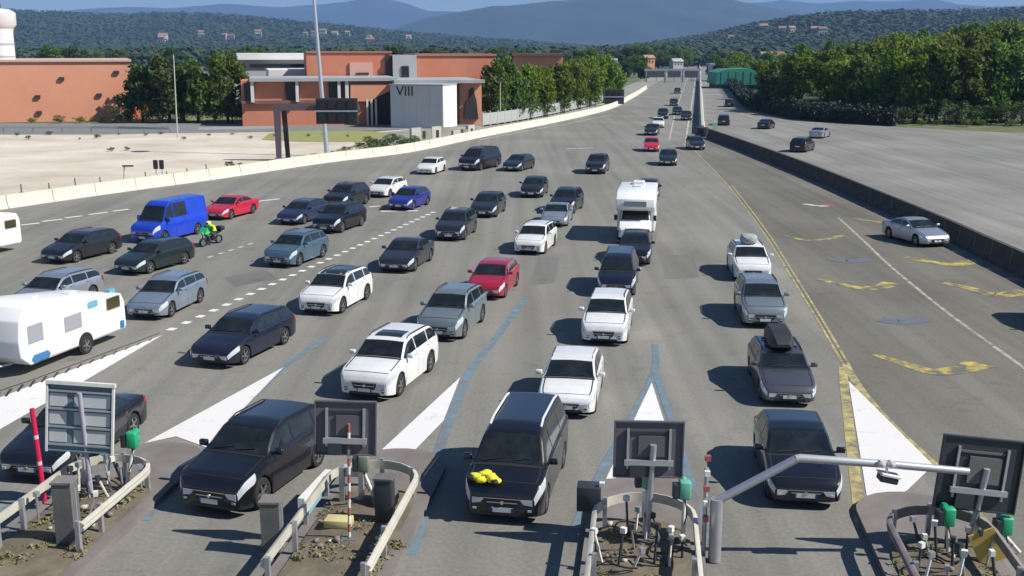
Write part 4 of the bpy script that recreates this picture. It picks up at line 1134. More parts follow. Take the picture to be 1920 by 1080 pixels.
for i in range(16):
    x = 1480 + i * 29
    tree_px(x, np.interp(x, [1480, 1680, 1960], [218, 231, 236]), np.interp(x, [1480, 1680, 1960], [186, 190, 192]) + rr.uniform(-6, 6), 'bushd', 'dark bush under the edge of the wood on the right', 'undergrowth of the wood', 1.3, name='bush', cat='bush', crown='foliage', stem='stem')
for i in range(9):
    x = 1700 + i * 28
    tree_px(x, 236 + rr.uniform(-3, 3), 220 + rr.uniform(-3, 5), rr.choice(['bush', 'bush', 'bushd']), 'low roadside bush at the right edge of the carriageway', 'roadside bushes on the right', 1.7, name='bush', cat='bush', crown='foliage', stem='stem')
# tree belts between the plaza and the hills
G3 = 'trees of the valley beyond the road'
def belt(n, x0, x1, Y0, Y1, h0, h1, kinds, label, group, avoid=None):
    for i in range(n):
        Y = rr.uniform(Y0, Y1); px = rr.uniform(x0, x1)
        if avoid and avoid(px, Y): continue
        q = P(px, 100, Y)
        tree((q.x, Y, 0), rr.uniform(h0, h1), rr.choice(kinds), label, group, rr.uniform(.9, 1.3))
on_road = lambda px, Y: False
belt(46, 1150, 1305, 620, 900, 8, 15, ['dark', 'mid', 'mid'], 'tree of the belt closing the view at the end of the road', G3 + ', road end')
belt(34, 1340, 1500, 330, 700, 6, 11, ['dark', 'mid', 'light'], 'tree behind the green roofed sheds', G3 + ', behind the sheds')
belt(40, 1000, 1210, 380, 720, 7, 12, ['dark', 'mid', 'dark'], 'distant tree left of the road beyond the green row', G3 + ', left of the road')
belt(60, -60, 1000, 420, 800, 7, 14, ['dark', 'mid', 'dark'], 'distant tree behind the salmon buildings', G3 + ', behind the buildings')
belt(30, 1480, 2000, 420, 700, 8, 13, ['mid', 'dark'], 'distant tree at the foot of the right hills', G3 + ', foot of the right hills')

# far woods that read as one mass
def far_wood(name, n, seed, xr, Yr, zfun, m, size, kcl=16):
    rng = np.random.default_rng(seed)
    Y = rng.uniform(Yr[0] ** .5, Yr[1] ** .5, n) ** 2; px = rng.uniform(xr[0], xr[1], n)
    X = (px - 960) / FPX * Y * 1.02
    keep = []
    Z = np.zeros(n)
    for i in range(n):
        z = zfun(X[i], Y[i])
        if z is None: keep.append(False); continue
        Z[i] = z; keep.append(True)
    keep = np.array(keep); X, Y, Z = X[keep], Y[keep], Z[keep]; n = len(X)
    c_ = np.repeat(np.stack([X, Y, Z], 1), kcl, 0)
    N_ = len(c_)
    hgt = np.repeat(rng.uniform(.7, 1.4, n), kcl)[:, None] * size
    d = rng.normal(size=(N_, 3)); d /= np.linalg.norm(d, axis=1)[:, None]
    c_ = c_ + d * hgt * np.array([.5, .5, .45]) + np.array([0, 0, 1]) * hgt * .5
    nrm = d * .7 + np.array([.25, -.1, .9]) + .3 * rng.normal(size=(N_, 3)); nrm /= np.linalg.norm(nrm, axis=1)[:, None]
    a = np.cross(nrm, rng.normal(size=(N_, 3))); a /= np.linalg.norm(a, axis=1)[:, None]; b = np.cross(nrm, a)
    s = hgt * .20 * rng.uniform(.6, 1.3, (N_, 1))
    v = np.stack([c_ - a * s, c_ - b * s * .8, c_ + a * s, c_ + b * s * .8], 1).reshape(-1, 3)
    f = np.arange(4 * N_).reshape(-1, 4)
    return tag(link(name, np_mesh(name, v, f, m)), kind='stuff')

from mathutils.bvhtree import BVHTree
def height_on(o):
    bv = BVHTree.FromPolygons([v.co for v in o.data.vertices], [p.vertices for p in o.data.polygons])
    def fn(x, y):
        h = bv.ray_cast(Vector((x, y, 5000)), Vector((0, 0, -1)))
        if h[0] is None or h[0].z < .5: return None
        return h[0].z - 1
    return fn
hills_r = bpy.data.objects['right_hills']; hills_l = bpy.data.objects['left_hills']
lw1 = mat('leaf_far', (.024, .047, .022), .9, scale=.008, col2=(.038, .066, .030), trans=.15)
far_wood('woods_right_hills', 9000, 1, (1060, 2080), (1250, 2150), height_on(hills_r), lw1, 13)
far_wood('woods_left_hills', 9000, 2, (-150, 1250), (1950, 3250), height_on(hills_l), lw1, 15)
far_wood('woods_valley', 9000, 3, (-150, 2080), (780, 2100), lambda x, y: 0.0, lw1, 11)

# ------------------------------------------------------------ hedge along the right carriageway
hed = empty('hedge', A(1395, 204)); tag(hed, 'long dark hedge bank along the right carriageway', 'hedge')
hp = [(1362, 163), (1378, 182), (1398, 204), (1440, 214), (1490, 224), (1560, 230), (1630, 235), (1684, 238)]
pts = resample([A(*p) for p in curve_px(hp)], 1.6)
rng = np.random.default_rng(9); lob = []
for p in pts:
    d0 = p - hed.location
    hgt = 3.3
    for k in range(3):
        lob.append((d0.x + 1.2 + rng.uniform(-.5, .7), d0.y + 1.2 + rng.uniform(-.6, .8), hgt * (.25 + .25 * k), 1.25, 1.1, .75))
v, f = leaf_cloud(rng, lob, 9000, .30)
link('foliage', np_mesh('foliage', v, f, mat('leaf_hedge', (.014, .030, .018), .75, scale=.8, col2=(.026, .048, .024), trans=.1)), hed)
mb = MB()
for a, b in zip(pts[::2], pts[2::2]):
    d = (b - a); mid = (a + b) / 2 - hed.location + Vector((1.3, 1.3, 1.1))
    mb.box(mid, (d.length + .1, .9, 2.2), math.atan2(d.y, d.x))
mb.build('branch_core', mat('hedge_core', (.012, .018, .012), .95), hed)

# ------------------------------------------------------------ buildings on the left
sal = mat('salmon_render', (.60, .26, .155), .9, scale=.15, col2=(.66, .31, .20))
sal_d = mat('salmon_red', (.52, .18, .10), .9, scale=.2, col2=(.57, .225, .14))
grey_w = mat('grey_render', (.40, .40, .41), .85, var=.06, scale=.4)
lt_w = mat('light_grey_panel', (.52, .53, .54), .7, var=.05, scale=.5)
roof_grey = mat('roof_grey', (.33, .35, .37), .7, var=.08, scale=.4)
roof_wh = mat('roof_white', (.74, .73, .71), .6, var=.05, scale=.4)
brown_m = mat('brown_beam', (.17, .10, .085), .8)
dark_op = mat('dark_opening', (.025, .022, .022), .6)
mark_m = mat('ink', (.03, .03, .035), .7)

def blk(name, x0, y0, x1, y1, Y, dep, m, parent, dz=0.0, skew=0.0):
    """a block whose front face fills the pixel box x0..x1, y0..y1 at distance Y and which is dep deep"""
    a, b = P(x0, y1, Y), P(x1, y0, Y)
    o0 = parent.location
    mb = MB(); mb.box(((a.x + b.x) / 2 - o0.x, Y + dep / 2 - o0.y, (max(a.z, -.03) + b.z) / 2 - o0.z), (b.x - a.x, dep, b.z - max(a.z, -.03)))
    return mb.build(name, m, parent)

YB = 168.0
b1 = empty('warehouse', (P(100, 229, YB).x, YB, 0)); tag(b1, 'long plain salmon warehouse wall at the left edge', 'building')
blk('wall', -260, 116, 198, 240, YB, 40, sal, b1)
blk('rear_wing', 196, 140, 244, 240, YB + 3, 30, sal_d, b1)
blk('parapet', -262, 113, 200, 117, YB - .3, 40.6, mat('coping', (.55, .36, .30), .8), b1)
for (x, y) in ((27, 185), (140, 183), (30, 216), (172, 138), (70, 150)):
    blk('wall_lamp', x - 4, y - 3, x + 5, y + 3, YB - .35, .4, mark_m, b1)
b1.rotation_euler.z = math.radians(20); b1.location.y += 9

# white tower with a wider head
tw = empty('tower', (P(8, 200, 185).x, 185, 0)); tag(tw, 'round white tower with a wider top at the left edge', 'tower')
zt = [P(0, y, 185).z for y in (18, 24, 46, 54, 60, 106)]
k_ = 185 / FPX
MB().lathe([(27 * k_, -.03), (27 * k_, zt[4]), (28 * k_, zt[3])], 28).build('shaft', mat('tower_white', (.66, .66, .67), .7, var=.04, scale=.6), tw, smooth=40)
MB().lathe([(28 * k_, zt[3]), (34 * k_, zt[2]), (34 * k_, zt[1]), (26 * k_, zt[0]), (0, zt[0] + .3)], 28).build('head', mat('tower_head', (.60, .60, .60), .7), tw, smooth=40)
for z in (zt[5], (zt[5] + zt[4]) / 2):
    MB().lathe([(27.3 * k_, z - .15), (27.6 * k_, z), (27.3 * k_, z + .15)], 28).build('ring', roof_grey, tw, smooth=40)
MB().lathe([(10 * k_, zt[0]), (10 * k_, zt[0] + 1.0), (0, zt[0] + 1.0)], 16).build('cap', dark_op, tw)

# salmon complex
b2 = empty('shopping_hall', (P(680, 229, YB).x, YB, 0)); tag(b2, 'large salmon red hall with grey flat canopy and grey stair tower', 'building')
blk('lower_wall', 462, 150, 742, 240, YB, 14, sal_d, b2)
blk('upper_block', 612, 98, 768, 160, YB + 14.2, 16, sal_d, b2)
blk('pink_panel', 690, 117, 732, 146, YB + 13.9, .4, mat('pink_panel', (.62, .34, .28), .85), b2)
for i in range(6): blk('panel_mark', 702 + i * 4, 136, 704.5 + i * 4, 140, YB + 13.7, .25, mark_m, b2)
blk('stair_tower', 769, 103, 813, 163, YB + 13.0, 6, grey_w, b2)
blk('tower_window', 785, 124, 798, 146, YB + 12.8, .3, glass_m, b2)
blk('upper_wall', 814, 104, 968, 160, YB + 14.0, 16, sal_d, b2)
blk('roof_edge', 812, 101, 970, 105, YB + 13.8, 16.4, mat('coping_red', (.38, .17, .12), .8), b2)
blk('roof_edge', 610, 96, 769, 99, YB + 14.0, 16.4, mat('coping_red', (.38, .17, .12), .8), b2)
blk('dark_reveal', 757, 104, 767, 152, YB + 13.8, .5, dark_op, b2)
blk('canopy', 470, 146, 742, 152, YB - 1.2, 15.0, roof_grey, b2)
blk('canopy', 728, 151, 902, 157, YB - 4.2, 18.0, roof_grey, b2)
for (x0, x1) in ((464, 474), (538, 555), (617, 632), (637, 646)):
    blk('dark_recess', x0, 154, x1, 190, YB - .25, .5, dark_op, b2)
for (x0, x1) in ((474, 478), (555, 559), (632, 636), (646, 651)):
    blk('column', x0, 150, x1, 190, YB - .9, .7, mat('column_white', (.62, .60, .56), .8), b2)
blk('beam', 458, 187, 604, 193, YB - .5, .8, brown_m, b2)
blk('entrance_shade', 690, 168, 737, 236, YB - .35, .6, dark_op, b2)  # dark slab painted as the shade in the entrance
a_, b_, c_ = P(660, 186, YB - .7), P(735, 160, YB - .7), P(735, 168, YB - .7)
MB().prism([Vector(p) - b2.location for p in (P(655, 158, YB - .9), P(738, 158, YB - .9), P(738, 166, YB - .9), P(690, 190, YB - .9), P(655, 190, YB - .9))], (0, 0, 0), (0, .5, 0)).build('sloping_fascia', sal, b2)
for x in (684, 692, 700): blk('mast', x, 186, x + 2, 240, YB - 1.6, .2, mat('column_white', (.62, .60, .56), .8), b2)
blk('portal_wall', 858, 157, 900, 240, YB - 2.5, 8, sal, b2)
MB().prism([Vector(p) - b2.location for p in (P(865, 226, YB - 2.9), P(893, 226, YB - 2.9), P(889, 190, YB - 2.9), P(882, 166, YB - 2.9), P(876, 170, YB - 2.9), P(874, 188, YB - 2.9), P(867, 196, YB - 2.9))], (0, 0, 0), (0, .45, 0)).build('portal_opening', dark_op, b2)
b2.rotation_euler.z = math.radians(12)
# white cube pavilion, turned a little so that its right flank shows
YP = 160.0
pv = empty('pavilion', (P(798, 237, YP).x, YP, 0)); tag(pv, 'pale grey cube shaped pavilion with dark lettering and a right flank painted brighter as if sunlit', 'pavilion')
w_ = (P(834, 200, YP).x - P(736, 200, YP).x); hh = P(790, 160, YP).z
PR = math.radians(-15)
pv.rotation_euler.z = PR
w_ /= math.cos(PR) * .98
MB().box((-1.35, 3.2, hh / 2 - .02), (w_, 6.4, hh)).build('front_block', lt_w, pv)  # shade of the front is put into its greyer colour
MB().box((w_ / 2 - 1.35 + .05, 3.2, hh / 2 - .05), (.10, 6.3, hh - .1)).build('lit_flank', mat('lit_flank_white', (.76, .75, .76), .7), pv)  # sunlight on the flank is put into a whiter colour
MB().box((-1.35, 3.2, hh + .06), (w_ + .3, 6.7, .16)).build('roof_edge', roof_grey, pv)
for k in range(1, 4): MB().box((-1.35 - w_ / 2 + w_ * k / 4, -.004, hh / 2 - .02), (.03, .012, hh - .1)).build('panel_joint', grey_w, pv)
cu = bpy.data.curves.new('lettering', 'FONT'); cu.body = 'VIII'; cu.size = 2.0; cu.extrude = .03; cu.align_x = 'LEFT'
to = link('lettering', cu, pv); dg = bpy.context.evaluated_depsgraph_get()
tm = bpy.data.meshes.new_from_object(to.evaluated_get(dg)); bpy.data.objects.remove(to); bpy.data.curves.remove(cu)
tm.materials.clear(); tm.materials.append(mark_m)
q = P(749, 180, YP - .1)
link('lettering', tm, pv, (-1.35 - w_ / 2 + .9, -.035, q.z), (math.pi / 2, 0, 0))
# white roofed shed behind
b3 = empty('white_shed', (P(530, 150, 205).x, 205, 0)); tag(b3, 'white roofed industrial shed behind the salmon hall', 'building')
blk('wall', 448, 112, 618, 230, 205, 26, mat('shed_wall', (.42, .43, .43), .8, var=.06, scale=.3), b3)
blk('roof', 444, 100, 622, 112, 204, 28, roof_wh, b3)
blk('strip_window', 470, 120, 570, 126, 204.8, .4, glass_m, b3)
blk('lower_roof', 452, 131, 576, 147, 186, 17, roof_wh, b3)
blk('lower_wall', 454, 147, 574, 235, 187, 15, mat('shed_wall', (.42, .43, .43), .8), b3)
blk('vent', 585, 120, 600, 140, 203, 2, grey_w, b3)
b3.rotation_euler.z = math.radians(14)
b4 = empty('distant_hall', (P(1010, 115, 260).x, 260, 0)); tag(b4, 'low salmon hall with dark roof edge behind the green tree row', 'building')
blk('wall', 962, 104, 1056, 190, 260, 20, sal, b4); blk('roof_edge', 960, 100, 1058, 104.5, 259, 22, brown_m, b4)
blk('door', 990, 140, 1010, 185, 259.7, .5, dark_op, b4)

# ------------------------------------------------------------ masts and signs on the left
galv = mat('galvanised', (.45, .46, .47), .45, .6)
lm = empty('light_mast', A(613, 292)); tag(lm, 'tall silver lighting mast standing by the left barrier', 'light mast')
topv = P(583, -70, lm.location.y + .2) - lm.location
MB().tube([(0, 0, 0), topv * .5, topv], [.26, .20, .14], 12).build('pole', mat('mast_silver', (.50, .54, .57), .4, .5), lm, smooth=50)
MB().lathe([(.5, 0), (.5, .25), (.3, .3)], 12).build('base', conc_m, lm)
MB().lathe([(.9, 0), (1.0, .15), (.9, .4), (.0, .5)], 16).build('lamp_head', mat('dark_steel', (.06, .06, .065), .5, .6), lm, topv - Vector((0, 0, .1)))
vm = empty('sign_gantry', A(531, 301)); tag(vm, 'dark cantilever gantry with a message panel beside the lighting mast', 'gantry')
Yg = vm.location.y
purple = mat('gantry_steel', (.13, .10, .125), .6, .2)
f0 = P(520, 203, Yg) - vm.location
mb = MB(); mb.prism([Vector((-.62, 0, 0)), Vector((-.12, 0, 0)), Vector((f0.x + .35, 0, f0.z)), Vector((f0.x - .35, 0, f0.z))], (0, -.35, 0), (0, -.05, 0)); mb.build('leg', purple, vm)
mb = MB(); mb.prism([Vector((.28, 0, 0)), Vector((.70, 0, 0)), Vector((f0.x + .85, 0, f0.z)), Vector((f0.x + .37, 0, f0.z))], (0, .05, 0), (0, .35, 0)); mb.build('leg', dark_op, vm)
MB().box((.05, 0, .12), (1.8, 1.2, .24)).build('footing', conc_m, vm)
g1 = P(598, 203, Yg) - vm.location; g2 = P(668, 206, Yg) - vm.location
MB().box(((f0.x + g2.x) / 2, 0, f0.z + .05), (g2.x - f0.x + .6, .55, .55)).build('arm', purple, vm)
p0, p1 = P(594, 232, Yg - .6) - vm.location, P(670, 184, Yg - .6) - vm.location
MB().box(((p0.x + p1.x) / 2, -.62, (p0.z + p1.z) / 2), (p1.x - p0.x, .45, p1.z - p0.z)).build('message_panel', mat('panel_navy', (.030, .036, .050), .6), vm)
cw = (p1.x - p0.x)
for i in range(4):
    for j in range(2):
        MB().box((p0.x + cw * (.15 + .235 * i), -.90, p0.z + (p1.z - p0.z) * (.25 + .5 * j)), (cw * .17, .12, (p1.z - p0.z) * .34)).build('panel_box', mat('panel_dark', (.015, .017, .022), .5), vm)
MB().box(((p0.x + p1.x) / 2, -.92, (p0.z + p1.z) / 2), (cw * 1.02, .1, .16)).build('walkway_rail', galv, vm)
# second, farther message sign by the road
v2 = empty('sign_gantry', A(1152, 198)); tag(v2, 'far dark message sign on a pale post left of the road', 'gantry')
MB().tube([(0, 0, 0), (0, 0, 3.2)], .22, 8).build('post', mat('mast_silver', (.5, .54, .57), .4), v2)
q0, q1 = P(1133, 195, v2.location.y) - v2.location, P(1170, 168, v2.location.y) - v2.location
MB().box(((q0.x + q1.x) / 2, -.4, (q0.z + q1.z) / 2), (q1.x - q0.x, .4, q1.z - q0.z)).build('message_panel', mat('panel_navy', (.03, .036, .05), .6), v2)
MB().box(((q0.x + q1.x) / 2, -.65, (q0.z + q1.z) / 2), ((q1.x - q0.x) * 1.04, .1, .22)).build('walkway_rail', galv, v2)
for i in range(3): MB().box((q0.x + (q1.x - q0.x) * (.2 + .3 * i), -.65, q1.z - .55), (.5, .1, .7)).build('panel_box', mat('panel_dark', (.015, .017, .022), .5), v2)
# gantry across the far road
Yf = 400.0
fg = empty('sign_gantry', (P(1260, 140, Yf).x, Yf, 0)); tag(fg, 'far overhead gantry with dark signs spanning the approach lanes', 'gantry')
def fpt(px, py): return P(px, py, Yf) - fg.location
for x in (1212, 1247, 1280, 1309):
    q = fpt(x, 132); MB().box((q.x, 0, q.z / 2), (.5, .5, q.z)).build('post', galv, fg)
q0, q1 = fpt(1208, 141), fpt(1314, 131)
MB().box(((q0.x + q1.x) / 2, 0, fpt(0, 131).z), (q1.x - q0.x, .8, .8)).build('beam', galv, fg)
for (x0, x1) in ((1215, 1245), (1251, 1276), (1283, 1308)):
    q0, q1 = fpt(x0, 145), fpt(x1, 133)
    MB().box(((q0.x + q1.x) / 2, -.7, (q0.z + q1.z) / 2), (q1.x - q0.x, .3, q1.z - q0.z)).build('overhead_sign', mat('panel_grey', (.07, .075, .085), .6), fg)
    q0, q1 = fpt(x0 + 3, 158), fpt(x1 - 3, 154)
    MB().box(((q0.x + q1.x) / 2, -.7, (q0.z + q1.z) / 2), (q1.x - q0.x, .3, q1.z - q0.z)).build('lower_sign', mat('panel_grey', (.07, .075, .085), .6), fg)
    MB().box(((q0.x + q1.x) / 2, -.4, (q0.z + q1.z) / 2 + 1.2), (.2, .2, 2.6)).build('hanger', galv, fg)

# thin lamp poles
lam = [(333, 258, 98, 'thin pale lamp pole in front of the dark tree clump'), (938, 232, 150, 'thin lamp pole beside the fence right of the portal'), (1004, 222, 150, 'thin lamp pole in the middle of the tree row'), (233, 344, 310, 'short dark pole on the sand behind the barrier')]
for (x, b, t, lab) in lam:
    g_ = A(x, b); z = P(x - 8 if x == 333 else x, t, g_.y)
    o = empty('lamp_pole', g_); tag(o, lab, 'lamp pole')
    MB().tube([(0, 0, 0), z - g_], [.09, .06], 7).build('pole', mat('pole_pale', (.42, .46, .40), .6), o)
    MB().box((z.x - g_.x + .3, 0, z.z - .05), (.9, .22, .12)).build('lamp', mat('dark_steel', (.06, .06, .065), .5, .6), o)

# fence of pale panels climbing towards the road
fe = empty('panel_fence', A(905, 238)); tag(fe, 'pale grey panel fence between the tree row and the road', 'fence')
fp = resample([A(*p) for p in curve_px([(905, 238), (960, 230), (1020, 219), (1080, 206), (1140, 190), (1165, 181)])], 2.6)
pme = MB().box((0, 0, 1.1), (2.46, .05, 1.7)).mesh('panel', mat('fence_panel', (.36, .38, .36), .6, var=.12, scale=.6)); qme = MB().box((0, 0, 1.1), (.12, .14, 2.2)).mesh('post', mat('fence_post', (.52, .52, .50), .6))
for a, b in zip(fp, fp[1:]):
    d = b - a; r_ = (0, 0, math.atan2(d.y, d.x))
    link('panel', pme, fe, (a + b) / 2 - fe.location, r_); link('post', qme, fe, a - fe.location, r_)
# broken low concrete walls in front of the portal
for (x0, x1, yb, yt, lab) in ((770, 845, 268, 240, 'low grey broken wall in front of the cube pavilion'), (848, 902, 262, 238, 'low pale wall stub in front of the portal')):
    a, b = A(x0, yb), A(x1, yb - 6); h = P(x0, yt, a.y).z
    o = empty('low_wall', a); tag(o, lab, 'wall'); d = b - a
    n_ = 4
    for i in range(n_):
        hh_ = h * (.7 + .3 * rr.random()); MB().box((d / n_) * (i + .5) + Vector((0, 0, hh_ / 2)), (d.length / n_ - .06, .35, hh_), math.atan2(d.y, d.x)).build('wall_block', grav_m if i % 2 else conc_m, o)
    for i in range(2): MB().box((d / 3) * (i + 1) + Vector((0, -.25, h * .5)), (.45, .1, h * .5), math.atan2(d.y, d.x)).build('opening', dark_op, o)
# rail along the service road, wall strip
sr = empty('guard_rail', A(-60, 247)); tag(sr, 'long low grey guard rail at the back of the sand lot', 'guard rail')
ra = resample([A(-160, 248), A(200, 247), A(345, 250), A(560, 246)], 4.0)
bme = MB().box((0, 0, .62), (4.0, .10, .32)).mesh('rail', mat('rail_grey', (.34, .36, .37), .6)); pme2 = MB().box((0, .1, .35), (.12, .12, .7)).mesh('post', galv)
for a, b in zip(ra, ra[1:]):
    d = b - a; r_ = (0, 0, math.atan2(d.y, d.x)); link('rail', bme, sr, (a + b) / 2 - sr.location, r_); link('post', pme2, sr, a - sr.location, r_)
# delineator posts behind the left barrier, notice board
for (x, b, t) in ((41, 366, 345), (93, 360, 343), (142, 354, 334), (189, 349, 332), (274, 342, 322), (314, 335, 321), (352, 329, 315), (388, 327, 308)):
    g_ = A(x, b); z = P(x - 2, t, g_.y)
    o = empty('delineator_post', g_); tag(o, 'thin dark leaning delineator post behind the left barrier', 'post', 'delineator posts behind the left barrier')
    MB().tube([(0, 0, 0), z - g_], [.06, .045], 6).build('stake', mat('stake', (.10, .09, .085), .8), o); MB().box((0, 0, .12), (.26, .26, .24)).build('foot', mat('stake', (.10, .09, .085), .8), o)
nb = empty('notice_board', A(299, 336)); tag(nb, 'small notice board with two black panels on the sand lot', 'notice board')
z0, z1 = P(297, 317, nb.location.y).z, P(297, 300, nb.location.y).z
for s_ in (-1, 1):
    MB().box((s_ * .26, 0, (z0 + z1) / 2), (.40, .06, z1 - z0)).build('board', dark_op, nb); MB().tube([(s_ * .26, .06, 0), (s_ * .26, .06, z1)], .04, 6).build('leg', galv, nb)

# ------------------------------------------------------------ sheds and houses in the distance
gs = empty('green_shed', (P(1390, 150, 330).x, 330, 0)); tag(gs, 'wide turquoise green roofed shed right of the far road', 'shed')
MB().prism([Vector(p) - gs.location for p in (P(1343, 158, 330), P(1440, 160, 330), P(1432, 140, 330), P(1405, 128, 330), P(1362, 130, 330), P(1346, 136, 330))], (0, 0, 0), (0, 16, 0)).build('roof', mat('roof_turquoise', (.04, .24, .17), .6, var=.1, scale=.2), gs)
blk('wall', 1344, 156, 1440, 190, 331, 14, mat('shed_green_wall', (.05, .16, .12), .8), gs)
for i in range(6): blk('roof_rib', 1352 + i * 14, 134, 1353 + i * 14, 157, 329.9, .2, mat('roof_rib', (.06, .30, .22), .6), gs)
for (x0, x1, yt, yb, Y, c, lab) in ((1331, 1362, 119, 128, 420, roof_grey, 'pale roofed building behind the green shed'), (1428, 1452, 139, 162, 320, roof_wh, 'small white building right of the green shed')):
    o = empty('building', (P((x0 + x1) / 2, yb, Y).x, Y, 0)); tag(o, lab, 'building')
    blk('wall', x0 + 1, yt + 3, x1 - 1, 200, Y, 8, lt_w, o); blk('roof', x0, yt, x1, yt + 3.4, Y - .4, 9, c, o)
    blk('window', x0 + 6, yt + 6, x0 + 10, yt + 10, Y - .2, .3, glass_m, o); blk('window', x1 - 11, yt + 6, x1 - 7, yt + 10, Y - .2, .3, glass_m, o)
BVH_L, BVH_R = (BVHTree.FromPolygons([v.co for v in o_.data.vertices], [p.vertices for p in o_.data.polygons]) for o_ in (hills_l, hills_r))
hw_m = mat('house_wall', (.46, .44, .38), .85, obj_var=.25); hr_m = mat('house_roof', (.26, .15, .11), .85, obj_var=.3)
def house(px, py, Y, w, h, label, group, wm=hw_m, rm=hr_m):
    q = P(px, py, Y)
    if group:
        dr = (P(px, py, 100.0) - cam.location).normalized()
        hit = BVH_L.ray_cast(cam.location, dr)
        if 'right' in group: hit = BVH_R.ray_cast(cam.location, dr)
        if hit[0] is None: return
        q = hit[0].copy(); Y = q.y; q.z += 1
    o = empty('house', (q.x, Y, 0), rr.uniform(-.5, .5)); tag(o, label, 'house', group)
    zb = q.z
    o.location.z = zb + 1.0 if group else 0
    if group: zb = 0
    MB().box((0, 0, zb / 2 + h / 2), (w, w * .75, zb + h)).build('wall', wm, o)
    z0 = zb + h + .02
    MB().add([(-w * .55, -w * .45, z0), (w * .55, -w * .45, z0), (w * .55, w * .45, z0), (-w * .55, w * .45, z0), (-w * .5, 0, z0 + w * .28), (w * .5, 0, z0 + w * .28)],
             [(0, 1, 5, 4), (2, 3, 4, 5), (0, 4, 3), (1, 2, 5), (0, 3, 2, 1)]).build('roof', rm, o)
    for i in (-1, 0, 1):
        MB().box((i * w * .28, -w * .38, zb + h * .55), (w * .12, .1, h * .3)).build('window', dark_op, o)
house(1215, 124, 560, 5.5, 4, 'salmon gabled house at the end of the road', None, sal, hr_m)
house(1268, 126, 600, 6, 3, 'pale grey gabled house at the end of the road', None, grey_w, roof_grey)
house(1152, 126, 480, 2.5, 3, 'narrow white house beside the bright green tree row', None, roof_wh, roof_grey)
house(1437, 118, 640, 8, 4, 'pale house with red roof on the slope right of the road, left one', None)
house(1456, 117, 650, 8, 4, 'pale house with red roof on the slope right of the road, right one', None)
hr2 = random.Random(12)
for i in range(17):
    px = hr2.uniform(280, 1150); py = hr2.uniform(66, 90)
    house(px, py, hr2.uniform(1500, 1850), hr2.uniform(10, 17), hr2.uniform(14, 18), 'tiny pale house among the distant trees below the left hills', 'distant houses below the left hills')
for i in range(8):
    px = hr2.uniform(1300, 1560); py = hr2.uniform(66, 88)
    house(px, py, hr2.uniform(1100, 1250), hr2.uniform(9, 14), hr2.uniform(11, 13), 'tiny pale house among the distant trees below the right hills', 'distant houses below the right hills')

# ------------------------------------------------------------ toll islands in the foreground
AX = math.radians(-7.0)
dT = Vector((math.sin(AX), -math.cos(AX), 0)); nT = Vector((math.cos(AX), math.sin(AX), 0))   # towards the toll, to the right
kerb_m = mat('kerb', (.20, .182, .168), .9, scale=.9, col2=(.14, .126, .117), bump=.2, bscale=20)
soil_m = mat('island_soil', (.105, .085, .062), .95, scale=1.3, col2=(.17, .145, .10), bump=.6, bscale=5)
moss_m = mat('island_grass', (.13, .15, .05), .95, scale=2.0, col2=(.26, .22, .10), bump=.6, bscale=9)
rail_m = mat('rail_cream', (.55, .53, .45), .55, .2, var=.12, scale=2)
white_st = mat('white_steel', (.70, .69, .64), .5, var=.08, scale=3)
green_s = mat('signal_green', (.02, .34, .16), .45)
teal_s = mat('signal_teal', (.12, .40, .28), .5)
sign_back = mat('sign_back', (.115, .105, .125), .55, .1, var=.08, scale=2)
sign_dark = mat('sign_back_dark', (.035, .040, .048), .5, .1, var=.1, scale=2)
alu = mat('aluminium', (.46, .47, .50), .4, .6, var=.06, scale=3)
red_s = mat('boom_red', (.55, .012, .07), .5)
post_m = mat('column_grey', (.125, .125, .12), .8, var=.15, scale=1.5, bump=.1, bscale=15)

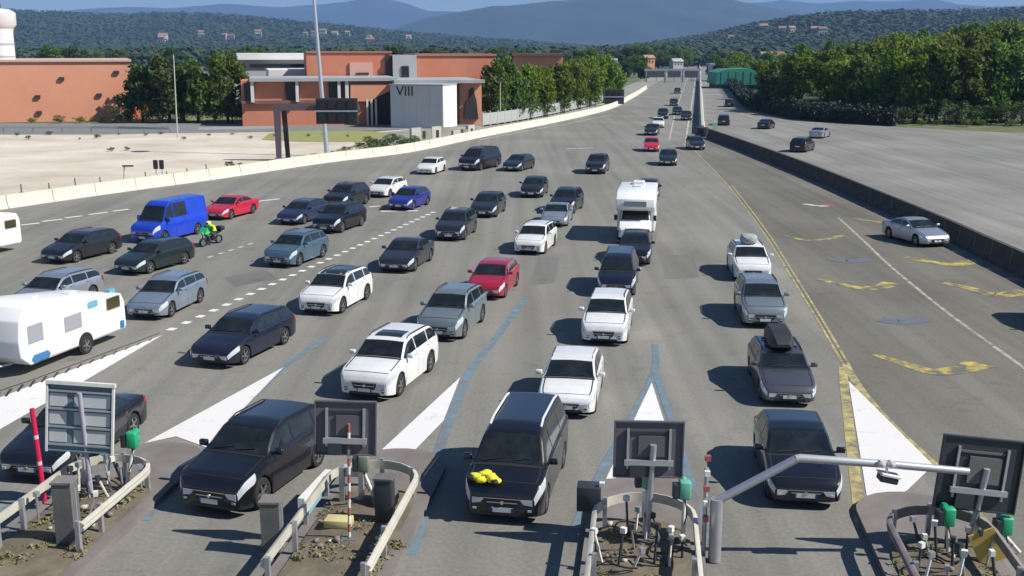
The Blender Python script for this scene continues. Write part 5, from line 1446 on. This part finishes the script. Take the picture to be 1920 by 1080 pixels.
NOSE = [A(325, 838), A(762, 850), A(1208, 902), A(1690, 932)]
ORD = ['leftmost', 'second from the left', 'second from the right', 'rightmost']
WHAT = ['under the pale gridded sign', 'with the striped pole', 'with two green signals', 'below the dark tilted sign']
def IL(i, s, t, h=0.0):
    return NOSE[i] + dT * s + nT * t + Vector((0, 0, h))
ISL = []
for i in range(4):
    root = empty('traffic_island', NOSE[i], AX); ISL.append(root)
    tag(root, 'toll island %s, %s' % (WHAT[i], ORD[i]), 'traffic island')
    W2, LN = 1.34, 14.0
    def outline(w):
        o_ = [Vector((w * math.cos(t), -W2 + w * math.sin(t) , 0)) for t in np.linspace(0, math.pi, 13)]
        return o_ + [Vector((-w, -LN, 0)), Vector((w, -LN, 0))]
    MB().prism(outline(W2), (0, 0, 0), (0, 0, .15)).build('kerb', kerb_m, root)
    # soil surface, lumpy, inside the kerb
    mb = MB(); nx, ny = 13, 60; vs = []
    for j in range(ny):
        y = -2.9 - (LN - 3.0) * j / (ny - 1)
        w = (W2 - .30) * (math.sqrt(max(.02, 1 - ((y + 3.9) / 1.0) ** 2)) if y > -3.9 else 1)
        for k in range(nx):
            x = w * (2 * k / (nx - 1) - 1)
            z = .155 + .10 * (1 - (x / (W2)) ** 2) + .07 * mnoise.noise(Vector((x * 1.7 + i * 9, y * 1.7, 0))) * (1 if 0 < k < nx - 1 else 0)
            vs.append((x, y, max(.153, z)))
    mb.add(vs, [(j * nx + k, j * nx + k + 1, (j + 1) * nx + k + 1, (j + 1) * nx + k) for j in range(ny - 1) for k in range(nx - 1)])
    mb.build('soil', soil_m, root, smooth=180)
    # weeds growing on it
    rng = np.random.default_rng(50 + i); lob = [(rng.uniform(-1.0, 1.0), rng.uniform(-9, -3.6), .22, rng.uniform(.15, .5), rng.uniform(.15, .6), .10) for _ in range(16)]
    v, f = leaf_cloud(rng, lob, 900, .055)
    tag(link('weeds', np_mesh('weeds', v, f, moss_m), root), kind='stuff')
    for k in range(10):
        s_ = rng.uniform(.1, .22)
        b_ = lump('stone', (s_, s_ * .8, s_ * .6), conc_m if k % 2 else kerb_m, (rng.uniform(-.8, .8), rng.uniform(-7, -3.4), .24), rng.uniform(0, 6), None, None, 60 + k, 1, .3); b_.parent = root

def u_rail(i, s0, s1, half, h, label, m=rail_m, wid=.22):
    """bent guard rail round the nose of an island: beam on posts"""
    root = empty('guard_rail', IL(i, s0, 0)); root.rotation_euler.z = AX
    tag(root, label, 'guard rail')
    path = [Vector((half, -(s1 - s0), 0)), Vector((half, -half - (s1 - s0) * .5, 0))] + [Vector((half * math.cos(t), -half + half * math.sin(t), 0)) for t in np.linspace(0, math.pi, 13)] + [Vector((-half, -half - (s1 - s0) * .5, 0)), Vector((-half, -(s1 - s0), 0))]
    prof = [(-.02, -wid / 2), (.05, -wid * .32), (.05, -wid * .12), (-.01, 0), (.05, wid * .12), (.05, wid * .32), (-.02, wid / 2), (-.05, wid / 2), (-.05, -wid / 2)]
    vs = []; n = len(path)
    for k, p in enumerate(path):
        d = (path[min(k + 1, n - 1)] - path[max(k - 1, 0)]).normalized(); o_ = Vector((d.y, -d.x, 0))
        vs += [p + o_ * a + Vector((0, 0, h + z)) for a, z in prof]
    k_ = len(prof)
    MB().add(vs, [(a * k_ + b, a * k_ + (b + 1) % k_, (a + 1) * k_ + (b + 1) % k_, (a + 1) * k_ + b) for a in range(n - 1) for b in range(k_)] + [tuple(range(k_)), tuple(range((n - 1) * k_, n * k_))]).build('beam', m, root, smooth=30)
    for k in (0, 1, 4, 8, n - 5 if n - 5 != 8 else 11, n - 2, n - 1):
        p = path[k]; q = p * .93 if 2 <= k <= n - 3 else p + Vector((-.1 if p.x > 0 else .1, 0, 0))
        MB().box((q.x, q.y, (h + .1) / 2 + .05), (.10, .10, h + .1)).build('post', alu, root)
    return root
u_rail(0, 2.9, 7.0, 1.05, .78, 'bent cream guard rail round the nose of the leftmost island')
u_rail(1, 2.8, 8.5, 1.1, .78, 'bent cream guard rail round the nose of the island with the striped pole')
u_rail(2, 2.9, 7.5, 1.12, .80, 'bent cream guard rail round the island with two green signals')
u_rail(3, 2.6, 6.5, 1.1, .80, 'bent guard rail round the rightmost island', mat('rail_brown', (.26, .22, .21), .6, .2, var=.2, scale=2))

def sign(px0, py0, px1, py1, Y, base, label, m, roll=0.0, yaw=0.0, stripes=False, grid=False, brackets=True, foot=None, post_col=None, post_top=None):
    """road sign seen from behind: panel, folded rim, U bracket, post down to the island"""
    c_ = (P(px0, py0, Y) + P(px1, py1, Y)) / 2
    a, b = P(px0, (py0 + py1) / 2, Y), P(px1, (py0 + py1) / 2, Y)
    w = (b - a).length; h = (P(px0, py0, Y) - P(px0, py1, Y)).length
    root = empty('road_sign', (base.x, base.y, base.z)); tag(root, label, 'sign')
    R0 = Matrix.Rotation(yaw, 3, 'Z') @ Matrix.Rotation(roll, 3, 'Y') @ Matrix.Rotation(-PITCH * .35, 3, 'X')
    def piece(nm, cc, s, mm):
        return MB().box((0, 0, 0), s).build(nm, mm, root, c_ - base + R0 @ Vector(cc), R0.to_euler())
    pnl = piece('panel', (0, 0, 0), (w, .05, h), m)
    for sx in (-1, 1): piece('rim', (sx * (w / 2 - .015), -.05, 0), (.03, .05, h), m)
    for sz in (-1, 1): piece('rim', (0, -.05, sz * (h / 2 - .015)), (w - .062, .05, .03), m)
    if brackets:
        for sx in (-.30, .30): piece('bracket_bar', (sx * w, -.07, .02 * h), (.055, .06, h * .70), alu)
        piece('bracket_rail', (0, -.11, -.22 * h), (w * .70, .10, .12), alu)
        piece('stiffener', (0, -.04, .30 * h), (w * .55, .03, .05), sign_dark if m is not sign_dark else post_m)
        piece('control_box', (-.16 * w, -.10, -.36 * h), (w * .22, .14, h * .20), sign_dark)
        piece('control_box', (.05 * w, -.045, .06 * h), (w * .40, .05, h * .36), post_m if m is sign_dark else sign_back)
    if grid:
        for k in range(4): piece('cross_rail', (0, -.055, h * (-.40 + .265 * k)), (w * .97, .05, .045), alu)
        piece('cross_rail', (0, -.06, h / 2 + .03), (w * 1.04, .10, .09), white_st)
        for sx in (-.5, .49): piece('upright', (sx * w, -.06, 0), (.05, .07, h * 1.02), white_st)
        for j in range(3):
            for (sx, ww) in ((-.34, .26), (.17, .54)): piece('cell_panel', (sx * w, -.032, h * (-.27 + .265 * j)), (w * ww, .02, h * .19), lt_w)
    top = c_ - base + R0 @ Vector((0.06 * w, -.12, h * .1 if not grid else h * .45)); bot = Vector((0, 0, 0))
    if post_top: top = P(post_top[0], post_top[1], Y - .12) - base
    if stripes:
        n_ = 14
        for k in range(n_):
            p_, q_ = bot.lerp(top, k / n_), bot.lerp(top, (k + 1) / n_)
            MB().tube([p_, q_], .034, 8).build('pole_stripe', red_s2 if k % 2 else white_st, root)
    else:
        MB().tube([bot, top], .075 if not grid else .06, 8).build('post', post_col or alu, root, smooth=50)
    MB().box((0, 0, .03), (.34, .34, .08)).build('base_plate', post_m, root)
    return root
red_s2 = mat('pole_red', (.36, .10, .09), .6)
s1b = A(655, 1012, .2); s2b = A(1212, 1012, .2); s3b = A(1815, 1022, .2); s0b = A(172, 932, .2)
sign(590, 752, 706, 851, s1b.y, s1b, 'grey back of a lane sign on a thin red and white striped pole', sign_back, roll=math.radians(1.5), stripes=True)
sign(1150, 790, 1281, 893, s2b.y, s2b, 'grey back of a lane sign above the island with two green signals', sign_back, roll=math.radians(1))
sign(1757, 822, 1912, 955, s3b.y, s3b, 'dark tilted back of a lane sign at the lower right', sign_dark, roll=math.radians(6))
sign(90, 722, 214, 845, s0b.y, s0b, 'large pale blue grey sign back with a gridded frame at the lower left', mat('sign_teal', (.14, .20, .23), .55), roll=math.radians(4), grid=True, brackets=False, post_top=(149, 737), post_col=mat('lilac_post', (.40, .39, .46), .5, .2))

def signal(base, px, py, label, m, hs=1.0):
    """lane signal: white post, coloured housing with round lamp hoods"""
    top = P(px, py, base.y); root = empty('traffic_light', base); tag(root, label, 'traffic light', None)
    t = top - base
    MB().tube([(0, 0, 0), Vector((t.x, t.y, t.z - .25 * hs))], .042, 8).build('post', white_st, root, smooth=50)
    bevelled(MB().box((0, 0, 0), (.26 * hs, .24, .42 * hs)), .04).build('housing', m, root, t, smooth=50)
    for k in (-1, 1): MB().lathe([(.0, .02), (.095 * hs, .02), (.10 * hs, .20)], 12, 'Y').build('hood', m, root, t + Vector((0, .10, k * .10 * hs)))
    bevelled(MB().box((0, 0, 0), (.14, .22, .34 * hs)), .02).build('back_box', sign_dark, root, t + Vector((-.2 * hs, 0, -.02)))
    MB().tube([t + Vector((0, -.05, -.2 * hs)), t + Vector((.05, -.15, -.5)), Vector((t.x * .6, -.1, t.z * .4))], .015, 5).build('cable', blackp, root)
signal(IL(0, 3.6, .35, .22), 248, 824, 'green lane signal beside the pale gridded sign', green_s)
signal(IL(2, 3.9, .0, .22), 1213, 897, 'left one of two green lane signals on the middle island', teal_s)
signal(IL(2, 4.1, .85, .22), 1284, 918, 'right one of two green lane signals on the middle island', teal_s)
signal(IL(3, 3.6, .2, .22), 1778, 968, 'green lane signal left of the tilted dark sign post', green_s)
signal(IL(3, 3.0, 1.9, .05), 1886, 985, 'green lane signal at the lower right edge', green_s)
signal(IL(1, 4.2, .25, .22), 682, 868, 'grey lane signal right of the striped pole', mat('signal_grey', (.16, .19, .15), .6))

# tall grey columns
for (px, py, w, i, s, lab) in ((120, 902, .42, 0, 4.6, 'square grey column beside the red boom at the lower left'), (508, 938, .42, 1, 5.2, 'square grey column in front of the black car at the lower left middle')):
    q = P(px, py, A(px, 1030 + 6 * i).y); o = empty('column', (q.x, q.y, 0)); tag(o, lab, 'column')
    MB().box((0, 0, q.z / 2), (w, w, q.z)).build('shaft', post_m, o); MB().box((0, 0, q.z + .02), (w + .05, w + .05, .05)).build('cap', kerb_m, o)
    MB().box((0, 0, .06), (w + .14, w + .14, .12)).build('base', kerb_m, o)
    MB().box((w / 2 + .01, 0, q.z * .5), (.025, .06, q.z * .8)).build('conduit', alu, o)
# raised red boom
q0, q1 = P(90, 985, NOSE[0].y - 4.2), P(60, 766, NOSE[0].y - 4.2)
o = empty('barrier_boom', (q0.x, q0.y, 0)); tag(o, 'raised bright red barrier boom with pale bands at the lower left', 'barrier boom')
bevelled(MB().box((0, 0, q0.z / 2 + .1), (.34, .40, q0.z + .2)), .03).build('cabinet', lt_w, o)
n_ = 9; d = (q1 - q0)
for k in range(n_):
    a, b = q0 + d * (k / n_), q0 + d * ((k + 1) / n_)
    f_ = .80 if k not in (2, 4, 6) else .2
    MB().tube([a - o.location, a + (b - a) * (1 if f_ > .5 else .72) - o.location], .062, 8).build('boom_red', red_s, o)
    if f_ < .5: MB().tube([a + (b - a) * .72 - o.location, b - o.location], .063, 8).build('boom_band', mat('boom_pink', (.72, .45, .48), .5), o)
# bent silver tube over the right lane
Yt = NOSE[2].y - 4.6
tp = [P(1342, 1130, Yt), P(1344, 940, Yt), P(1492, 861, Yt), P(1500, 859, Yt), P(1660, 870, Yt), P(1816, 884, Yt)]
o = empty('overhead_arm', (tp[0].x, Yt, 0)); tag(o, 'bent silver tube arm reaching over the right lane', 'overhead arm')
tp[0] = Vector((tp[1].x, Yt, .02))
MB().tube([tp[0] - o.location, tp[1] - o.location + Vector((0, 0, .06))], .14, 12).build('upright', alu, o, smooth=50)
MB().tube([tp[1] + Vector((-.05, 0, -.02)) - o.location, tp[2] - o.location], .092, 12).build('sloping_arm', alu, o, smooth=50)
MB().tube([p - o.location for p in tp[2:]], [.095, .093, .088, .08], 12).build('arm', mat('arm_silver', (.48, .49, .50), .45, .4, var=.05, scale=2), o, smooth=50)
MB().tube([Vector((-.30, .1, .02)), Vector((-.30, .1, P(1322, 880, Yt).z))], .05, 8).build('side_post', alu, o)
for k in range(5): MB().box((-.30, .02, 1.0 + k * .35), (.12, .10, .12)).build('clamp', white_st if k % 2 else red_s2, o)
for dx in (1652, 1670):
    q = P(dx, 868, Yt - .12) - o.location; MB().lathe([(0, .06), (.07, .04), (.08, -.1), (0, -.12)], 12, 'Y').build('camera', white_st, o, q)
q = P(1664, 897, Yt) - o.location
bevelled(MB().box((0, 0, 0), (.40, .30, .14)), .03).build('camera_box', sign_dark, o, q, (0, math.radians(12), 0)); MB().box((0, 0, .10), (.44, .32, .04)).build('box_lid', white_st, o, q, (0, math.radians(12), 0))
MB().tube([q, P(1662, 872, Yt) - o.location], .03, 6).build('bracket', alu, o)
# rail stub with pale blue face, cabinets, flexible posts, tangle of small fittings
def small(name, lab, cat, loc, parts):
    o = empty(name, loc, AX); tag(o, lab, cat)
    for (nm, mb, m) in parts: mb.build(nm, m, o, smooth=40)
small('rail_stub', 'short sloping pale rail in front of the second island', 'rail', IL(1, 4.0, -1.25), [('plank', MB().box((0, -.4, .72), (.16, 2.2, .24), M=Matrix.Rotation(math.radians(-4), 3, 'X')), white_st), ('face', MB().box((.095, -.5, .52), (.03, 1.6, .18)), mat('pale_blue', (.20, .38, .48), .6)), ('post', MB().box((0, .5, .3), (.1, .1, .6)), alu), ('post', MB().box((0, -1.2, .3), (.1, .1, .6)), alu)])
small('impact_frame', 'grey steel impact frame on the second island', 'frame', IL(1, 3.9, -.45, .2), [('upright', MB().box((-.28, 0, .45), (.12, .12, .9)), alu), ('upright', MB().box((.20, 0, .45), (.12, .12, .9)), alu), ('plate', MB().box((-.04, .04, .75), (.6, .06, .22)), alu), ('drum', MB().lathe([(.32, 0), (.34, .3), (.32, .55), (0, .6)], 14, c=(.8, -.1, 0)), post_m)])
small('bin', 'black upright cabinet on the second island', 'cabinet', IL(1, 5.0, .6, .2), [('cabinet_body', bevelled(MB().box((0, 0, .55), (.42, .34, 1.1)), .03), sign_dark), ('cabinet_lid', MB().box((0, 0, 1.13), (.46, .38, .05)), post_m), ('plinth', MB().box((0, 0, .03), (.5, .42, .08)), kerb_m)])
small('cabinet', 'black cabinet left of the middle island rail', 'cabinet', IL(2, 3.3, -1.28, .15), [('cabinet_body', bevelled(MB().box((0, 0, .75), (.55, .45, .6)), .03), sign_dark), ('leg', MB().box((0, 0, .25), (.2, .2, .5)), post_m), ('cap', MB().box((.3, -.1, 1.1), (.12, .12, .1)), white_st)])
small('yellow_box', 'pale yellow block lying on the second island', 'block', IL(1, 5.4, -.4, .25), [('block', bevelled(MB().box((0, 0, .1), (.62, .4, .2)), .03), mat('pale_yellow', (.50, .45, .22), .8))])
small('wheel_stop', 'orange yellow plate leaning behind the tilted dark sign', 'plate', IL(3, 3.9, .9, .2), [('plate', MB().box((0, 0, .35), (.55, .06, .75), M=Matrix.Rotation(math.radians(-25), 3, 'Y')), mat('amber', (.60, .42, .10), .7)), ('stay', MB().tube([(0, -.1, 0), (.1, -.03, .5)], .03, 6), alu)])
rg = random.Random(21)
for i in (0, 2, 3):
    for k in range(13):
        base = IL(i, 3.3 + rg.uniform(0, 2.4), rg.uniform(-.9, .9), .2); hgt = rg.uniform(.45, .95)
        o = empty('marker_post', base); tag(o, 'small leaning post in the clutter on the %s toll island' % ('leftmost', '', 'middle', 'rightmost')[i], 'post', 'small posts on the %s toll island' % ('leftmost', '', 'middle', 'rightmost')[i])
        t = Vector((rg.uniform(-.2, .2), rg.uniform(-.2, .2), hgt))
        MB().tube([(0, 0, 0), t], .03, 6).build('stake', rg.choice([white_st, alu, sign_dark]), o); MB().box(t, (.12, .10, .12), rg.uniform(0, 3)).build('cap', rg.choice([white_st, sign_dark, alu]), o)
    # loose curled hoses
    for k in range(3):
        base = IL(i, 3.9 + k * .8, rg.uniform(-.6, .6), .24)
        pts = [Vector((.35 * math.cos(t) * (1 + .2 * rg.random()), .35 * math.sin(t), .06 + .16 * abs(math.sin(t * .7 + k)))) for t in np.linspace(0, 5.5, 14)]
        o = empty('cable', base); tag(o, 'black cable loop lying on the %s toll island' % ('leftmost', '', 'middle', 'rightmost')[i], 'cable', 'cable loops on the %s toll island' % ('leftmost', '', 'middle', 'rightmost')[i])
        MB().tube(pts, .022, 6).build('hose', blackp, o, smooth=60)

# ------------------------------------------------------------ hazy air
hz = bpy.data.materials.new('haze_air'); hz.use_nodes = True
nt = hz.node_tree; nt.nodes.remove(nt.nodes['Principled BSDF'])
pv_ = nt.nodes.new('ShaderNodeVolumePrincipled')
pv_.inputs['Color'].default_value = (.27, .50, .95, 1); pv_.inputs['Density'].default_value = HAZE; pv_.inputs['Anisotropy'].default_value = 0.0
nt.links.new(pv_.outputs[0], nt.nodes['Material Output'].inputs['Volume'])
mb = MB(); mb.box((0, 6000, 398), (20000, 13500, 800 + 8))
o = mb.build('haze', hz); tag(o, kind='stuff')
